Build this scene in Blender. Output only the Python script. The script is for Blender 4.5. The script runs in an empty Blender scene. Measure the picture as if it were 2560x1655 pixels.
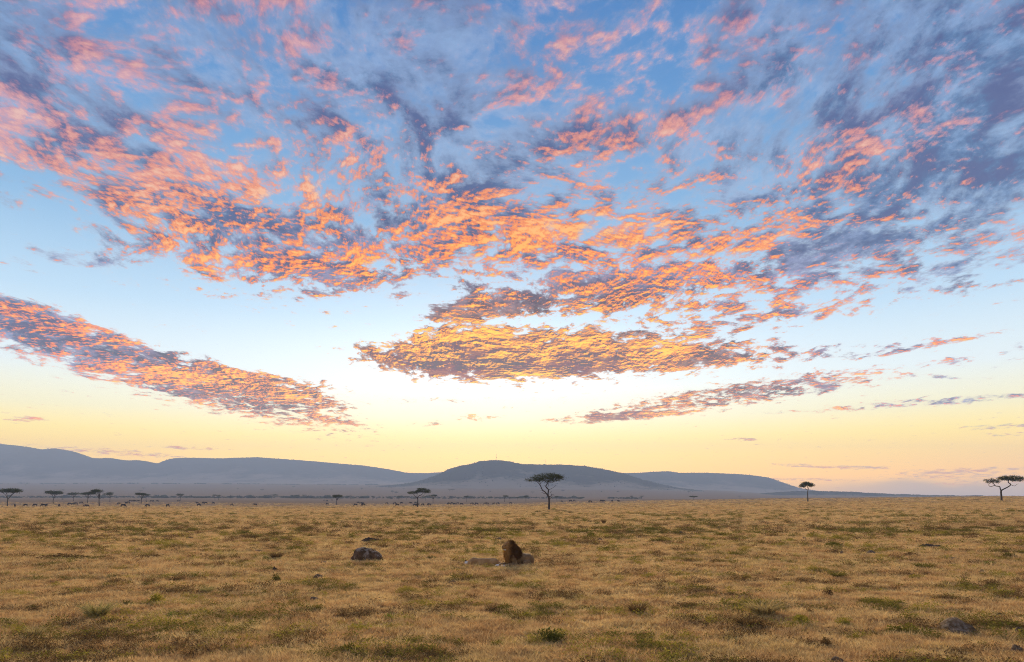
import bpy, bmesh, math, random
import numpy as np
from mathutils import Vector, Matrix, noise as mnoise

scene = bpy.context.scene
COL = scene.collection
random.seed(7)
R = math.radians

# ------------------------------------------------------------------ camera
CAM_H = 2.8                      # standing in the roof hatch of a vehicle
cam_data = bpy.data.cameras.new('camera')
cam = bpy.data.objects.new('camera', cam_data)
COL.objects.link(cam)
cam.location = (0, 0, CAM_H)
cam.rotation_euler = (R(90), 0, 0)
cam_data.sensor_width = 36
cam_data.lens = 24
cam_data.shift_y = 0.1623
cam_data.clip_start = 0.1
cam_data.clip_end = 60000
scene.camera = cam
scene.view_settings.view_transform = 'Standard'
scene.view_settings.look = 'None'
scene.view_settings.exposure = 0.6
scene.view_settings.gamma = 1
scene.cycles.use_denoising = True
scene.cycles.denoising_prefilter = 'NONE'
scene.cycles.denoising_input_passes = 'RGB_ALBEDO_NORMAL'
scene.cycles.use_adaptive_sampling = True
scene.cycles.adaptive_threshold = 0.01
scene.cycles.filter_width = 1.0
scene.cycles.adaptive_min_samples = 12
scene.cycles.max_bounces = 6
scene.cycles.volume_bounces = 0
scene.cycles.transparent_max_bounces = 6

def lin(r, g, b):
    f = lambda c: (c / 12.92 if c <= 0.04045 else ((c + 0.055) / 1.055) ** 2.4)
    return tuple(f(v / 255.0) for v in (r, g, b))

# ------------------------------------------------------------------ node expressions
class Ex:
    """a float socket that builds Math nodes when used in arithmetic"""
    def __init__(s, nt, sock): s.nt, s.k = nt, sock
    def _op(s, op, *others, clamp=False):
        n = s.nt.nodes.new('ShaderNodeMath'); n.operation = op; n.use_clamp = clamp
        for i, v in enumerate((s,) + others):
            if isinstance(v, Ex): s.nt.links.new(v.k, n.inputs[i])
            else: n.inputs[i].default_value = float(v)
        return Ex(s.nt, n.outputs[0])
    def __add__(s, o): return s._op('ADD', o)
    __radd__ = __add__
    def __sub__(s, o): return s._op('SUBTRACT', o)
    def __rsub__(s, o): return (s * -1.0) + o
    def __mul__(s, o): return s._op('MULTIPLY', o)
    __rmul__ = __mul__
    def __truediv__(s, o): return s._op('DIVIDE', o)
    def max(s, o): return s._op('MAXIMUM', o)
    def min(s, o): return s._op('MINIMUM', o)
    def pow(s, o): return s._op('POWER', o)
    def sqrt(s): return s._op('SQRT')
    def exp(s): return s._op('EXPONENT')
    def sat(s): return s._op('ADD', 0.0, clamp=True)
    def smooth(s, a, b, lo=0.0, hi=1.0):
        n = s.nt.nodes.new('ShaderNodeMapRange'); n.interpolation_type = 'SMOOTHSTEP'
        s.nt.links.new(s.k, n.inputs['Value'])
        for nm, v in (('From Min', a), ('From Max', b), ('To Min', lo), ('To Max', hi)):
            if isinstance(v, Ex): s.nt.links.new(v.k, n.inputs[nm])
            else: n.inputs[nm].default_value = v
        return Ex(s.nt, n.outputs['Result'])
    def ramp(s, stops, interp='LINEAR'):
        n = s.nt.nodes.new('ShaderNodeValToRGB'); r = n.color_ramp; r.interpolation = interp
        s.nt.links.new(s.k, n.inputs[0])
        while len(r.elements) < len(stops): r.elements.new(0.5)
        for el, (p, c) in zip(r.elements, stops):
            el.position = p; el.color = (*c, 1)
        return n.outputs[0]
def const(nt, v):
    n = nt.nodes.new('ShaderNodeValue'); n.outputs[0].default_value = v
    return Ex(nt, n.outputs[0])
def vec(nt, x, y, z=0.0):
    n = nt.nodes.new('ShaderNodeCombineXYZ')
    for i, v in enumerate((x, y, z)):
        if isinstance(v, Ex): nt.links.new(v.k, n.inputs[i])
        else: n.inputs[i].default_value = v
    return n.outputs[0]
def fbm(nt, v, scale, detail=5.0, rough=0.55, lac=2.0, dist=0.0, color=False, dims='3D'):
    n = nt.nodes.new('ShaderNodeTexNoise'); n.noise_dimensions = dims
    nt.links.new(v, n.inputs['Vector'])
    n.inputs['Scale'].default_value = scale; n.inputs['Detail'].default_value = detail
    n.inputs['Roughness'].default_value = rough; n.inputs['Lacunarity'].default_value = lac
    n.inputs['Distortion'].default_value = dist
    return n.outputs['Color'] if color else Ex(nt, n.outputs[0])
def mix(nt, fac, a, b, mode='MIX'):
    n = nt.nodes.new('ShaderNodeMix'); n.data_type = 'RGBA'; n.blend_type = mode
    if isinstance(fac, Ex): nt.links.new(fac.k, n.inputs[0])
    else: n.inputs[0].default_value = fac
    for i, v in ((6, a), (7, b)):
        if isinstance(v, (tuple, list)): n.inputs[i].default_value = (*v, 1)
        else: nt.links.new(v, n.inputs[i])
    return n.outputs[2]
def vscale(nt, col, f):
    n = nt.nodes.new('ShaderNodeVectorMath'); n.operation = 'SCALE'
    nt.links.new(col, n.inputs[0])
    if isinstance(f, Ex): nt.links.new(f.k, n.inputs['Scale'])
    else: n.inputs['Scale'].default_value = f
    return n.outputs[0]
# ------------------------------------------------------------------ sky
SUN_AZ = R(-3.0)                 # a little left of straight ahead, behind the middle hill
SUN_EL = R(13.0)
world = bpy.data.worlds.new('World'); scene.world = world; world.use_nodes = True
W = world.node_tree; W.nodes.clear()
tc = W.nodes.new('ShaderNodeTexCoord')
sp = W.nodes.new('ShaderNodeSeparateXYZ'); W.links.new(tc.outputs['Generated'], sp.inputs[0])
dx, dy, dz = (Ex(W, sp.outputs[i]) for i in range(3))
front = dy.smooth(0.0, 0.35)
dyc = dy.max(0.12)
az = dx / dyc                    # direction: tangent of the bearing
el = dz / dyc                    # and of the height above the horizon
# clear air: warm at the horizon, white above it, blue towards the zenith
def up(c, f): return tuple(v * f for v in c)
grad = dz.ramp([(0.0, up(lin(236, 176, 112), 2.1)), (0.03, up(lin(255, 184, 34), 3.3)), (0.060, up(lin(255, 202, 38), 3.1)),
                (0.085, up(lin(254, 220, 92), 2.4)), (0.115, up(lin(245, 234, 180), 1.8)), (0.165, up(lin(228, 240, 240), 1.45)), (0.25, up(lin(190, 224, 248), 1.2)),
                (0.353, lin(140, 194, 238)), (0.483, lin(90, 154, 214)), (0.60, lin(54, 124, 194)), (1.0, lin(50, 116, 190))])
sky = W.nodes.new('ShaderNodeTexSky'); sky.sky_type = 'NISHITA'; sky.sun_disc = False
sky.sun_elevation = SUN_EL; sky.sun_rotation = SUN_AZ
air = mix(W, 1.0, grad, vscale(W, sky.outputs[0], 0.004), 'ADD')
gx = (az + 0.05) / 0.42; gy = (el - 0.15) / 0.14
glow = ((gx * gx + gy * gy) * -1.0).exp() * front
air = mix(W, 1.0, air, vscale(W, vec(W, 0.42, 0.38, 0.34), glow), 'ADD')

# cloud sheet, laid out on a high plane
pz = dz.max(0.0) + 0.10
px, py = dx / pz, dy / pz
P0 = vec(W, px, py)
wn = fbm(W, P0, 1.4, 2.0, 0.5, color=True, dims='2D')
ws = W.nodes.new('ShaderNodeVectorMath'); ws.operation = 'MULTIPLY_ADD'
W.links.new(wn, ws.inputs[0]); ws.inputs[1].default_value = (0.22, 0.22, 0.0); W.links.new(P0, ws.inputs[2])
def at_shift(ox, oy, sx=1.0, sy=1.0, z=0.0):
    m = W.nodes.new('ShaderNodeVectorMath'); m.operation = 'MULTIPLY_ADD'
    W.links.new(ws.outputs[0], m.inputs[0]); m.inputs[1].default_value = (sx, sy, 0); m.inputs[2].default_value = (ox * sx, oy * sy, z)
    return m.outputs[0]
# where the cloud masses stand: (bearing px, height px, half length, half width, tilt deg, amount), in 1/1707 units around straight ahead
MASS = [
 (330, 905, 560, 64, 16.5, 1.5), (720, 975, 190, 30, 14, 1.05), (40, 800, 160, 40, 14, .9), (780, 955, 120, 16, 8, .7), (850, 1052, 70, 12, 9, .7),
 (1350, 885, 470, 62, -1, 1.45), (1180, 905, 300, 55, 2, .5), (1130, 820, 130, 40, 0, .45), (1850, 890, 300, 32, -4, .75),
 (1850, 985, 400, 30, -8, 1.15), (1560, 1042, 180, 12, -3, .9), (2350, 1003, 380, 10, -4, 1.0), (2300, 862, 150, 14, -9, .85),
 (1190, 1043, 70, 9, 0, .85), (1075, 1060, 70, 7, -4, .8), (1850, 1098, 60, 5, 0, .8),
 (570, 590, 330, 115, 12, .70), (840, 690, 200, 40, 14, .6), (300, 400, 320, 70, 20, .35),
 (1420, 745, 330, 55, -10, .75), (1180, 770, 180, 30, -4, .6), (1150, 610, 300, 110, 0, .15), (2050, 690, 620, 120, -6, .50), (1900, 800, 260, 30, -5, .5), (1750, 620, 420, 130, -8, .2),
 (90, 770, 120, 24, 14, .75), (190, 640, 130, 26, 6, .6), (120, 300, 180, 120, 35, .3), (1850, 230, 420, 130, -22, .3), (2350, 420, 350, 200, -20, .3),
 (60, 1048, 80, 8, 4, .9), (2520, 1065, 110, 7, -3, .9), (2530, 1085, 80, 6, 0, .7),
 (1990, 1163, 60, 5, 2, 1.0), (2140, 1169, 100, 6, 1, 1.05), (2420, 1176, 200, 7, -2, 1.0), (2400, 1190, 190, 8, -1, .9), (2020, 1199, 130, 4, 1, .9), (2500, 1205, 200, 9, -2, .9), (470, 1120, 90, 4, 2, .9), (260, 1128, 230, 9, 4, .85), (1100, 1000, 60, 6, 3, .7), (985, 1000, 60, 10, 6, .6), (420, 820, 40, 10, 6, .7), (525, 822, 35, 9, 4, .7), (230, 720, 25, 9, 5, .6), (2400, 905, 60, 14, 0, .6), (2330, 940, 80, 6, 4, .7),
 (500, 820, 480, 70, 14, -.55), (950, 1000, 300, 70, 10, -.2), (1500, 110, 150, 110, 0, -.18), (120, 500, 130, 90, 0, -.45), (60, 580, 160, 60, 0, -.5),
 (2250, 800, 300, 40, -6, -.5), (980, 760, 120, 90, 0, -.35), (1330, 800, 170, 16, -2, -.4), (520, 330, 160, 50, 20, -.22),
]
ae = vec(W, az, el)
cov = const(W, 0.0)
for (mx, my, la, lb, tilt, amt) in MASS:
    mp = W.nodes.new('ShaderNodeMapping'); mp.vector_type = 'TEXTURE'; W.links.new(ae, mp.inputs[0])
    mp.inputs['Location'].default_value = ((mx - 1280) / 1707, (1243 - my) / 1707, 0)
    mp.inputs['Rotation'].default_value = (0, 0, R(-tilt)); mp.inputs['Scale'].default_value = (la / 1707, lb / 1707, 1)
    ln = W.nodes.new('ShaderNodeVectorMath'); ln.operation = 'LENGTH'; W.links.new(mp.outputs[0], ln.inputs[0])
    cov = cov + Ex(W, ln.outputs['Value']).smooth(0.45, 1.45, amt, 0.0)
right = (az * front).smooth(0.05, 0.75)
broad = fbm(W, P0, 1.3, 3.0, 0.5, dims='2D')
# the broken sheet overhead goes on in every direction; only low in the sky does it open up
height = dz.smooth(0.22, 0.40)
cover = height * (right * 0.14 + 0.54) + (broad - 0.5) * 1.0 * height + cov * front * 0.50 - (1.0 - dz.smooth(0.08, 0.22)) * 0.12
f1 = fbm(W, at_shift(0, 0, 1.0, 0.80), 9.5, 8.0, 0.62, dims='2D')
f2 = fbm(W, at_shift(0.004, 0.021, 1.0, 0.80), 9.5, 7.0, 0.62, dims='2D')
cell = fbm(W, at_shift(3.1, 1.7, 1.0, 0.72), 22.0, 7.0, 0.66, dims='2D')
cell2 = fbm(W, at_shift(3.1 + 0.003, 1.7 + 0.013, 1.0, 0.72), 22.0, 6.0, 0.66, dims='2D')
area = fbm(W, at_shift(7.3, 4.1), 2.3, 3.0, 0.55, dims='2D')
ru = (az + 0.03) * 0.46; rv = (el - 0.17) * 1.55
rad = (ru * ru + rv * rv).sqrt()
rad = rad * front + (1.0 - front) * 1.0
far = rad.smooth(0.15, 0.80)
def thickness(b): return b.smooth(0.0, 0.9)
# body of the sheet: in its own shade, slate to lavender
slope = (f1 - f2) * 2.4 + (cell - cell2) * (3.6 - far * 1.6)
body = (f1 - 0.5) * (1.7 + far * 0.5) + (cell - 0.5) * (1.0 - far * 0.15) + cover - 0.33
a_body = body.smooth(far * -0.30 - 0.05, far * 0.50 + 0.22)
tone = ((fbm(W, at_shift(1.3, 9.1, 1.0, 0.7), 7.0, 7.0, 0.62, dims='2D') - 0.5) * 2.3 + slope * 0.40 - thickness(body) * 0.46 - far * 0.08 + 0.64).smooth(0.0, 1.05)
shd1 = (rad / 1.2).ramp([(0.0, lin(104, 52, 34)), (0.10, lin(98, 62, 70)), (0.20, lin(82, 78, 116)), (0.36, lin(52, 84, 138)), (0.62, lin(28, 76, 134)), (1.0, lin(24, 70, 128))])
shd2 = (rad / 1.2).ramp([(0.0, lin(178, 112, 62)), (0.10, lin(162, 116, 108)), (0.22, lin(150, 146, 184)), (0.42, lin(134, 168, 212)), (1.0, lin(112, 162, 214))])
shdc = mix(W, tone, shd1, shd2)
shdc = mix(W, el.smooth(0.04, 0.14) * -1.0 + 1.0, shdc, up(lin(190, 150, 138), 1.5))
# where the low sun catches its underside: puffs and their sunward edges
puff = fbm(W, at_shift(5.7, 2.9, 1.0, 0.8), 13.0, 7.0, 0.64, dims='2D')
wide = fbm(W, at_shift(2.2, 6.4, 1.0, 0.8), 6.0, 7.0, 0.6, dims='2D')
catch = (cell - 0.5) * (0.8 - far * 0.3) + (puff - 0.5) * (1.7 - far * 0.8) + (wide - 0.5) * far * 1.5 + slope + (area - 0.5) * 2.3 + body.min(0.7) * 0.34 - right * 0.22 - far * 0.12 + 0.19
catch = (catch - 0.32) * (1.75 - far * 0.65) + 0.32
lit = catch.smooth(far * 0.02 - 0.06, far * 0.38 + 0.72)
peak = catch.smooth(0.65, 1.75)
a_lit = lit * body.smooth(-0.16, 0.30)
litc = (rad / 1.2).ramp([(0.0, up(lin(255, 178, 8), 1.05)), (0.07, up(lin(255, 164, 14), 1.0)), (0.14, up(lin(254, 148, 40), .95)), (0.25, up(lin(252, 134, 44), 1.0)), (0.38, lin(250, 142, 88)), (0.55, lin(230, 148, 146)), (1.0, lin(204, 132, 158))])
pkc = (rad / 1.2).ramp([(0.0, up(lin(255, 216, 60), 1.25)), (0.10, up(lin(255, 200, 56), 1.2)), (0.25, up(lin(255, 180, 88), 1.1)), (0.42, lin(255, 192, 156)), (1.0, lin(250, 184, 176))])
litc = mix(W, peak, litc, pkc)
veil = (body + 0.30).smooth(0.0, 0.7)
hz = mix(W, veil * 0.38, air, mix(W, far * 0.7, up(lin(255, 230, 212), 1.1), lin(198, 196, 226)))
bank = (az * front).smooth(0.36, 0.62) * (el - (fbm(W, vec(W, az, el * 3.0), 9.0, 5.0, 0.55, dims='2D') - 0.5) * 0.022).smooth(0.014, 0.030, 1.0, 0.0)
hz = mix(W, bank * 0.55, hz, up(lin(150, 168, 190), 1.3))
# cloud stands behind the whole depth of the plain's haze: its own colour is the stronger one it has above that air
clear = ((const(W, -0.10) / dz.max(0.035)).exp()).max(0.25)
def above_haze(c, k):
    n = W.nodes.new('ShaderNodeVectorMath'); n.operation = 'SUBTRACT'; W.links.new(c, n.inputs[0])
    W.links.new(vscale(W, vec(W, 0.30 * k, 0.31 * k, 0.52 * k), 1.0 - clear), n.inputs[1])
    n2 = W.nodes.new('ShaderNodeVectorMath'); n2.operation = 'MAXIMUM'; W.links.new(n.outputs[0], n2.inputs[0]); n2.inputs[1].default_value = (.01, .01, .01)
    return vscale(W, n2.outputs[0], const(W, 1.0) / clear.max(0.4))
shdc = above_haze(shdc, 0.62); litc = above_haze(litc, 0.62)
skyc = mix(W, a_body * (0.95 - far * 0.10), hz, shdc)
skyc = mix(W, a_lit * (0.97 - far * 0.30), skyc, litc)
bg = W.nodes.new('ShaderNodeBackground'); W.links.new(skyc, bg.inputs[0]); bg.inputs[1].default_value = 0.66
wo = W.nodes.new('ShaderNodeOutputWorld'); W.links.new(bg.outputs[0], wo.inputs[0])
world.cycles.sampling_method = 'MANUAL'; world.cycles.sample_map_resolution = 512

sun_data = bpy.data.lights.new('sun', 'SUN'); sun = bpy.data.objects.new('sun', sun_data); COL.objects.link(sun)
sun_data.energy = 5.0; sun_data.angle = R(22); sun_data.color = (1.0, 0.82, 0.56)
sd = Vector((math.sin(SUN_AZ) * math.cos(SUN_EL), math.cos(SUN_AZ) * math.cos(SUN_EL), math.sin(SUN_EL)))
sun.rotation_euler = sd.to_track_quat('Z', 'Y').to_euler()
# ------------------------------------------------------------------ small tools
def link(o, parent=None):
    COL.objects.link(o)
    if parent is not None: o.parent = parent
    return o
def tag(o, label=None, cat=None, group=None, kind=None):
    if label: o['label'] = label
    if cat: o['category'] = cat
    if group: o['group'] = group
    if kind: o['kind'] = kind
    return o
def mesh_from(name, verts, faces, mat=None, smooth=False):
    me = bpy.data.meshes.new(name)
    me.from_pydata([tuple(v) for v in verts], [], [tuple(f) for f in faces])
    if mat: me.materials.append(mat)
    if smooth: me.polygons.foreach_set('use_smooth', [True] * len(me.polygons))
    me.update()
    return me
def grid_mesh(name, X, Y, Z, mat, wrap=False):
    """rows x cols arrays of vertex positions -> one smooth sheet"""
    nr, nc = X.shape
    me = bpy.data.meshes.new(name)
    co = np.stack([X, Y, Z], -1).reshape(-1, 3).astype(np.float32)
    i = np.arange(nr - 1)[:, None]; j = np.arange(nc if wrap else nc - 1)[None, :]
    j2 = (j + 1) % nc
    q = np.stack([i * nc + j, i * nc + j2, (i + 1) * nc + j2, (i + 1) * nc + j], -1).reshape(-1, 4)
    me.vertices.add(len(co)); me.vertices.foreach_set('co', co.ravel())
    me.loops.add(q.size); me.loops.foreach_set('vertex_index', q.ravel().astype(np.int32))
    me.polygons.add(len(q)); me.polygons.foreach_set('loop_start', np.arange(0, q.size, 4, dtype=np.int32))
    me.polygons.foreach_set('use_smooth', np.ones(len(q), dtype=bool))
    me.materials.append(mat); me.update(calc_edges=True); me.validate()
    return me
def empty(name, loc, rz=0.0):
    o = bpy.data.objects.new(name, None); o.location = loc; o.rotation_euler = (0, 0, rz); o.empty_display_size = 0.2
    return link(o)

ORD = ['', 'first', 'second', 'third', 'fourth', 'fifth', 'sixth', 'seventh', 'eighth', 'ninth', 'tenth', 'eleventh', 'twelfth', 'thirteenth', 'fourteenth', 'fifteenth', 'sixteenth', 'seventeenth', 'eighteenth', 'nineteenth']
TENS = {2: 'twent', 3: 'thirt', 4: 'fort', 5: 'fift', 6: 'sixt', 7: 'sevent', 8: 'eight', 9: 'ninet'}
def ordinal(n):
    if n < 20: return ORD[n]
    t, u = divmod(n, 10)
    return TENS[t] + ('ieth' if u == 0 else 'y-' + ORD[u])

CLEAR = []        # (x, y, radius): spots kept free of grass, filled with the things that lie there
# gradient noise in numpy
def pnoise(x, y, seed=0):
    rs = np.random.RandomState(seed); perm = rs.permutation(256); ang = rs.rand(256) * 2 * np.pi
    gx, gy = np.cos(ang), np.sin(ang)
    xi = np.floor(x).astype(np.int64); yi = np.floor(y).astype(np.int64)
    xf, yf = x - xi, y - yi
    u = xf * xf * xf * (xf * (xf * 6 - 15) + 10); v = yf * yf * yf * (yf * (yf * 6 - 15) + 10)
    def g(ix, iy, fx, fy):
        h = perm[(perm[ix & 255] + iy) & 255]
        return gx[h] * fx + gy[h] * fy
    a = g(xi, yi, xf, yf); b = g(xi + 1, yi, xf - 1, yf); c = g(xi, yi + 1, xf, yf - 1); d = g(xi + 1, yi + 1, xf - 1, yf - 1)
    return ((a + (b - a) * u) * (1 - v) + (c + (d - c) * u) * v) * 1.5
def nfbm(x, y, octs=4, seed=0, gain=0.5):
    s, a, t = 0.0, 1.0, 0.0
    for k in range(octs):
        s = s + a * pnoise(x * 2 ** k + 17.3 * k, y * 2 ** k - 9.1 * k, seed + k); t += a; a *= gain
    return s / t
def sstep(x, a, b):
    t = np.clip((x - a) / (b - a), 0, 1); return t * t * (3 - 2 * t)

# lie of the land: height by distance for several bearings (u = tangent of the bearing)
def farz(y, D): return CAM_H + (1243 - y) * D / 1707.0
LAND = [
 (-0.60, [(0, 0), (60, 0), (150, -.3), (250, -1.2), (340, -1.7), (430, -1.2), (500, -.4), (600, 0), (730, -.3), (1000, .7), (1250, 2.2), (1600, farz(1234, 1600)), (2300, farz(1221, 2300)), (3200, farz(1208, 3200)), (4200, 95), (9000, 95)]),
 (-0.05, [(0, 0), (60, 0), (150, -.1), (273, -1.28), (400, -2.0), (528, -1.9), (700, -1.9), (850, -1.7), (950, -1.1), (1250, 1.3), (1600, farz(1236, 1600)), (2300, farz(1222, 2300)), (3200, farz(1212, 3200)), (4200, 75), (9000, 75)]),
 (0.12, [(0, 0), (60, 0), (150, -.1), (270, -.4), (400, -.25), (600, -.2), (800, -.3), (1100, .2), (1300, 1.0), (1600, farz(1238, 1600)), (2300, farz(1224, 2300)), (3200, farz(1216, 3200)), (4200, 60), (9000, 60)]),
 (0.27, [(0, 0), (60, 0), (150, .2), (270, .5), (400, .9), (600, 1.0), (800, 0), (1200, -1), (1600, farz(1241, 1600)), (2300, farz(1230, 2300)), (3200, farz(1224, 3200)), (4200, 42), (9000, 42)]),
 (0.43, [(0, 0), (60, 0), (150, .55), (258, 1.14), (400, 1.9), (500, 2.3), (700, 1.9), (1200, 0), (1600, 1.0), (2300, 8), (3200, 14), (4200, 16), (9000, 16)]),
 (0.75, [(0, 0), (60, .1), (150, 1.2), (204, 1.7), (300, 2.6), (400, 3.1), (500, 3.5), (700, 3.2), (1200, 1), (2300, 1), (4200, 3), (9000, 3)]),
]
def coarse(x, y):
    x = np.asarray(x, float); y = np.asarray(y, float)
    rr = np.hypot(x, y); D = np.maximum(y, 0.4 * rr); u = np.clip(x / np.maximum(D, 1e-6), LAND[0][0], LAND[-1][0])
    cols = []
    for _, tab in LAND:
        d = np.array([t[0] for t in tab], float); z = np.array([t[1] for t in tab], float)
        cols.append(sum(np.interp(D * k, d, z) for k in (0.88, 0.94, 1.0, 1.06, 1.12)) / 5)
    us = [c[0] for c in LAND]; out = np.zeros_like(D)
    for i in range(len(us) - 1):
        t = (u - us[i]) / (us[i + 1] - us[i]); m = (t >= 0) & (t <= 1)
        t = t * t * (3 - 2 * t)
        out = np.where(m, cols[i] * (1 - t) + cols[i + 1] * t, out)
    return out
def T(x, y):
    x = np.asarray(x, float); y = np.asarray(y, float); r = np.hypot(x, y)
    near = 1 - sstep(r, 60, 220)
    z = coarse(x, y)
    z = z + nfbm(x / 26, y / 26, 3, 3) * 0.16 * sstep(r, 14, 45) * (1 + r / 250)* (1 - sstep(r, 900, 1600))
    z = z + nfbm(x / 2.6, y / 2.2, 4, 11, .55) * 0.09 * near
    z = z + np.maximum(nfbm(x / 0.9, y / 0.9, 3, 21), 0) * 0.07 * near
    z = z + nfbm(x / 160, y / 160, 4, 31) * 4.0 * sstep(r, 1400, 2600)
    return z
def Tf(x, y): return float(T(np.array([x]), np.array([y]))[0])
DG = np.geomspace(10, 1300, 3000)
def spot(px, py):
    """ground point seen under bearing px at py below the horizon line"""
    u = (px - 1280) / 1707.0
    yy = 1243 + (CAM_H - coarse(u * DG, DG)) / DG * 1707
    k = int(np.argmax(yy <= py)); D = float(DG[k])
    return u * D, D

# ------------------------------------------------------------------ materials
def material(name):
    m = bpy.data.materials.new(name); m.use_nodes = True; nt = m.node_tree; nt.nodes.clear()
    out = nt.nodes.new('ShaderNodeOutputMaterial')
    return m, nt, out
def principled(nt, out, color, rough=0.9, spec=0.2, normal=None):
    b = nt.nodes.new('ShaderNodeBsdfPrincipled')
    if isinstance(color, tuple): b.inputs['Base Color'].default_value = (*color, 1)
    else: nt.links.new(color, b.inputs['Base Color'])
    b.inputs['Roughness'].default_value = rough; b.inputs['Specular IOR Level'].default_value = spec
    if normal is not None: nt.links.new(normal, b.inputs['Normal'])
    nt.links.new(b.outputs[0], out.inputs[0]); return b
def leafy(nt, out, color, trans=0.35):
    d = nt.nodes.new('ShaderNodeBsdfDiffuse'); t = nt.nodes.new('ShaderNodeBsdfTranslucent'); mx = nt.nodes.new('ShaderNodeMixShader')
    mx.inputs[0].default_value = trans
    for n in (d, t):
        if isinstance(color, tuple): n.inputs[0].default_value = (*color, 1)
        else: nt.links.new(color, n.inputs[0])
    nt.links.new(d.outputs[0], mx.inputs[1]); nt.links.new(t.outputs[0], mx.inputs[2]); nt.links.new(mx.outputs[0], out.inputs[0])
def position(nt):
    g = nt.nodes.new('ShaderNodeNewGeometry'); return g.outputs['Position']
def objcoord(nt):
    g = nt.nodes.new('ShaderNodeTexCoord'); return g.outputs['Object']
def vmul(nt, v, s):
    n = nt.nodes.new('ShaderNodeVectorMath'); n.operation = 'MULTIPLY'; nt.links.new(v, n.inputs[0]); n.inputs[1].default_value = s
    return n.outputs[0]
def bump(nt, h, strength, dist):
    n = nt.nodes.new('ShaderNodeBump'); n.inputs['Strength'].default_value = strength; n.inputs['Distance'].default_value = dist
    nt.links.new(h.k, n.inputs['Height']); return n.outputs[0]
def sward(nt, bright=1.0):
    """colour of the grazed sward by place: straw, rusty and olive patches"""
    p = position(nt)
    big = fbm(nt, vmul(nt, p, (1, 0.7, 0)), 0.11, 4, 0.6)
    mid = fbm(nt, vmul(nt, p, (1, 0.8, 0)), 0.75, 4, 0.6)
    big2 = fbm(nt, vmul(nt, p, (1, 0.6, 0)), 0.045, 4, 0.62)
    c = mix(nt, mid.smooth(0.40, 0.60), tuple(v * bright for v in (0.60, 0.355, 0.145)), tuple(v * bright for v in (0.74, 0.51, 0.215)))
    c = mix(nt, (big * 0.6 + mid * 0.4).smooth(0.50, 0.66) * 0.45, c, tuple(v * bright for v in (0.46, 0.37, 0.10)))
    c = mix(nt, (big2 * 0.7 + mid * 0.3).smooth(0.50, 0.64) * 0.55, c, tuple(v * bright for v in (0.48, 0.285, 0.12)))
    return c
M = {}
m, nt, out = material('dry_ground'); M['ground'] = m
p = position(nt); fine = fbm(nt, p, 9.0, 5, 0.65); stroke = fbm(nt, vmul(nt, p, (0.35, 1.0, 0)), 0.55, 6, 0.65)
c = sward(nt, 0.78)
c = mix(nt, fine.smooth(0.40, 0.70) * 0.45, c, (0.10, 0.065, 0.035))
c = mix(nt, stroke.smooth(0.53, 0.66) * 0.55, c, (0.085, 0.08, 0.025))
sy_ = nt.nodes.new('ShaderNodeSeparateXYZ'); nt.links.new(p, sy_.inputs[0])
c = mix(nt, Ex(nt, sy_.outputs[1]).smooth(110, 480), c, mix(nt, stroke.smooth(0.4, 0.62), (0.28, 0.20, 0.13), (0.20, 0.145, 0.095)))   # darker far out: the grass's self-shadow put into the ground colour
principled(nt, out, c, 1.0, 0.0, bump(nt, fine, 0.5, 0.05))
for nm, br in (('grass', 1.0),):
    m, nt, out = material('dry_grass_blades'); M['grass'] = m
    oi = nt.nodes.new('ShaderNodeObjectInfo'); rnd = Ex(nt, oi.outputs['Random'])
    c = sward(nt, 1.12)
    c = mix(nt, rnd.smooth(0.45, 1.0) * 0.60, c, (0.86, 0.66, 0.33))
    c = mix(nt, (1.0 - rnd).smooth(0.55, 0.95) * 0.75, c, (0.26, 0.145, 0.055))
    leafy(nt, out, c, 0.40)
def leafmat(key, name, a, b, sc=6.0, trans=0.35):
    m, nt, out = material(name); M[key] = m
    n = fbm(nt, position(nt), sc, 3, 0.6)
    leafy(nt, out, mix(nt, n.smooth(0.36, 0.64), a, b), trans)
leafmat('scrub', 'brown_scrub_twigs', (0.10, 0.06, 0.028), (0.25, 0.15, 0.055))
leafmat('herb', 'yellow_green_herb', (0.28, 0.24, 0.035), (0.44, 0.34, 0.06))
leafmat('olive', 'olive_leaves', (0.13, 0.12, 0.022), (0.27, 0.22, 0.045))
leafmat('dkgreen', 'dark_green_leaves', (0.075, 0.075, 0.018), (0.16, 0.145, 0.032))
leafmat('green', 'fresh_green_leaves', (0.14, 0.17, 0.03), (0.24, 0.26, 0.05))
leafmat('straw', 'straw_blades', (0.40, 0.28, 0.10), (0.56, 0.42, 0.18))
leafmat('palegreen', 'pale_green_blades', (0.32, 0.27, 0.09), (0.46, 0.37, 0.14))
leafmat('acacia', 'acacia_leaves', (0.038, 0.045, 0.014), (0.085, 0.095, 0.026), 1.5, 0.25)
leafmat('farbush', 'far_bush_leaves', (0.035, 0.045, 0.020), (0.075, 0.08, 0.03), 0.2, 0.2)
m, nt, out = material('acacia_bark'); M['bark'] = m
p = objcoord(nt); n = fbm(nt, vmul(nt, p, (3, 3, 0.8)), 3.0, 5, 0.6)
principled(nt, out, mix(nt, n.smooth(0.35, 0.65), (0.035, 0.024, 0.018), (0.085, 0.06, 0.042)), 0.9, 0.2, bump(nt, n, 0.6, 0.05))
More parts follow.
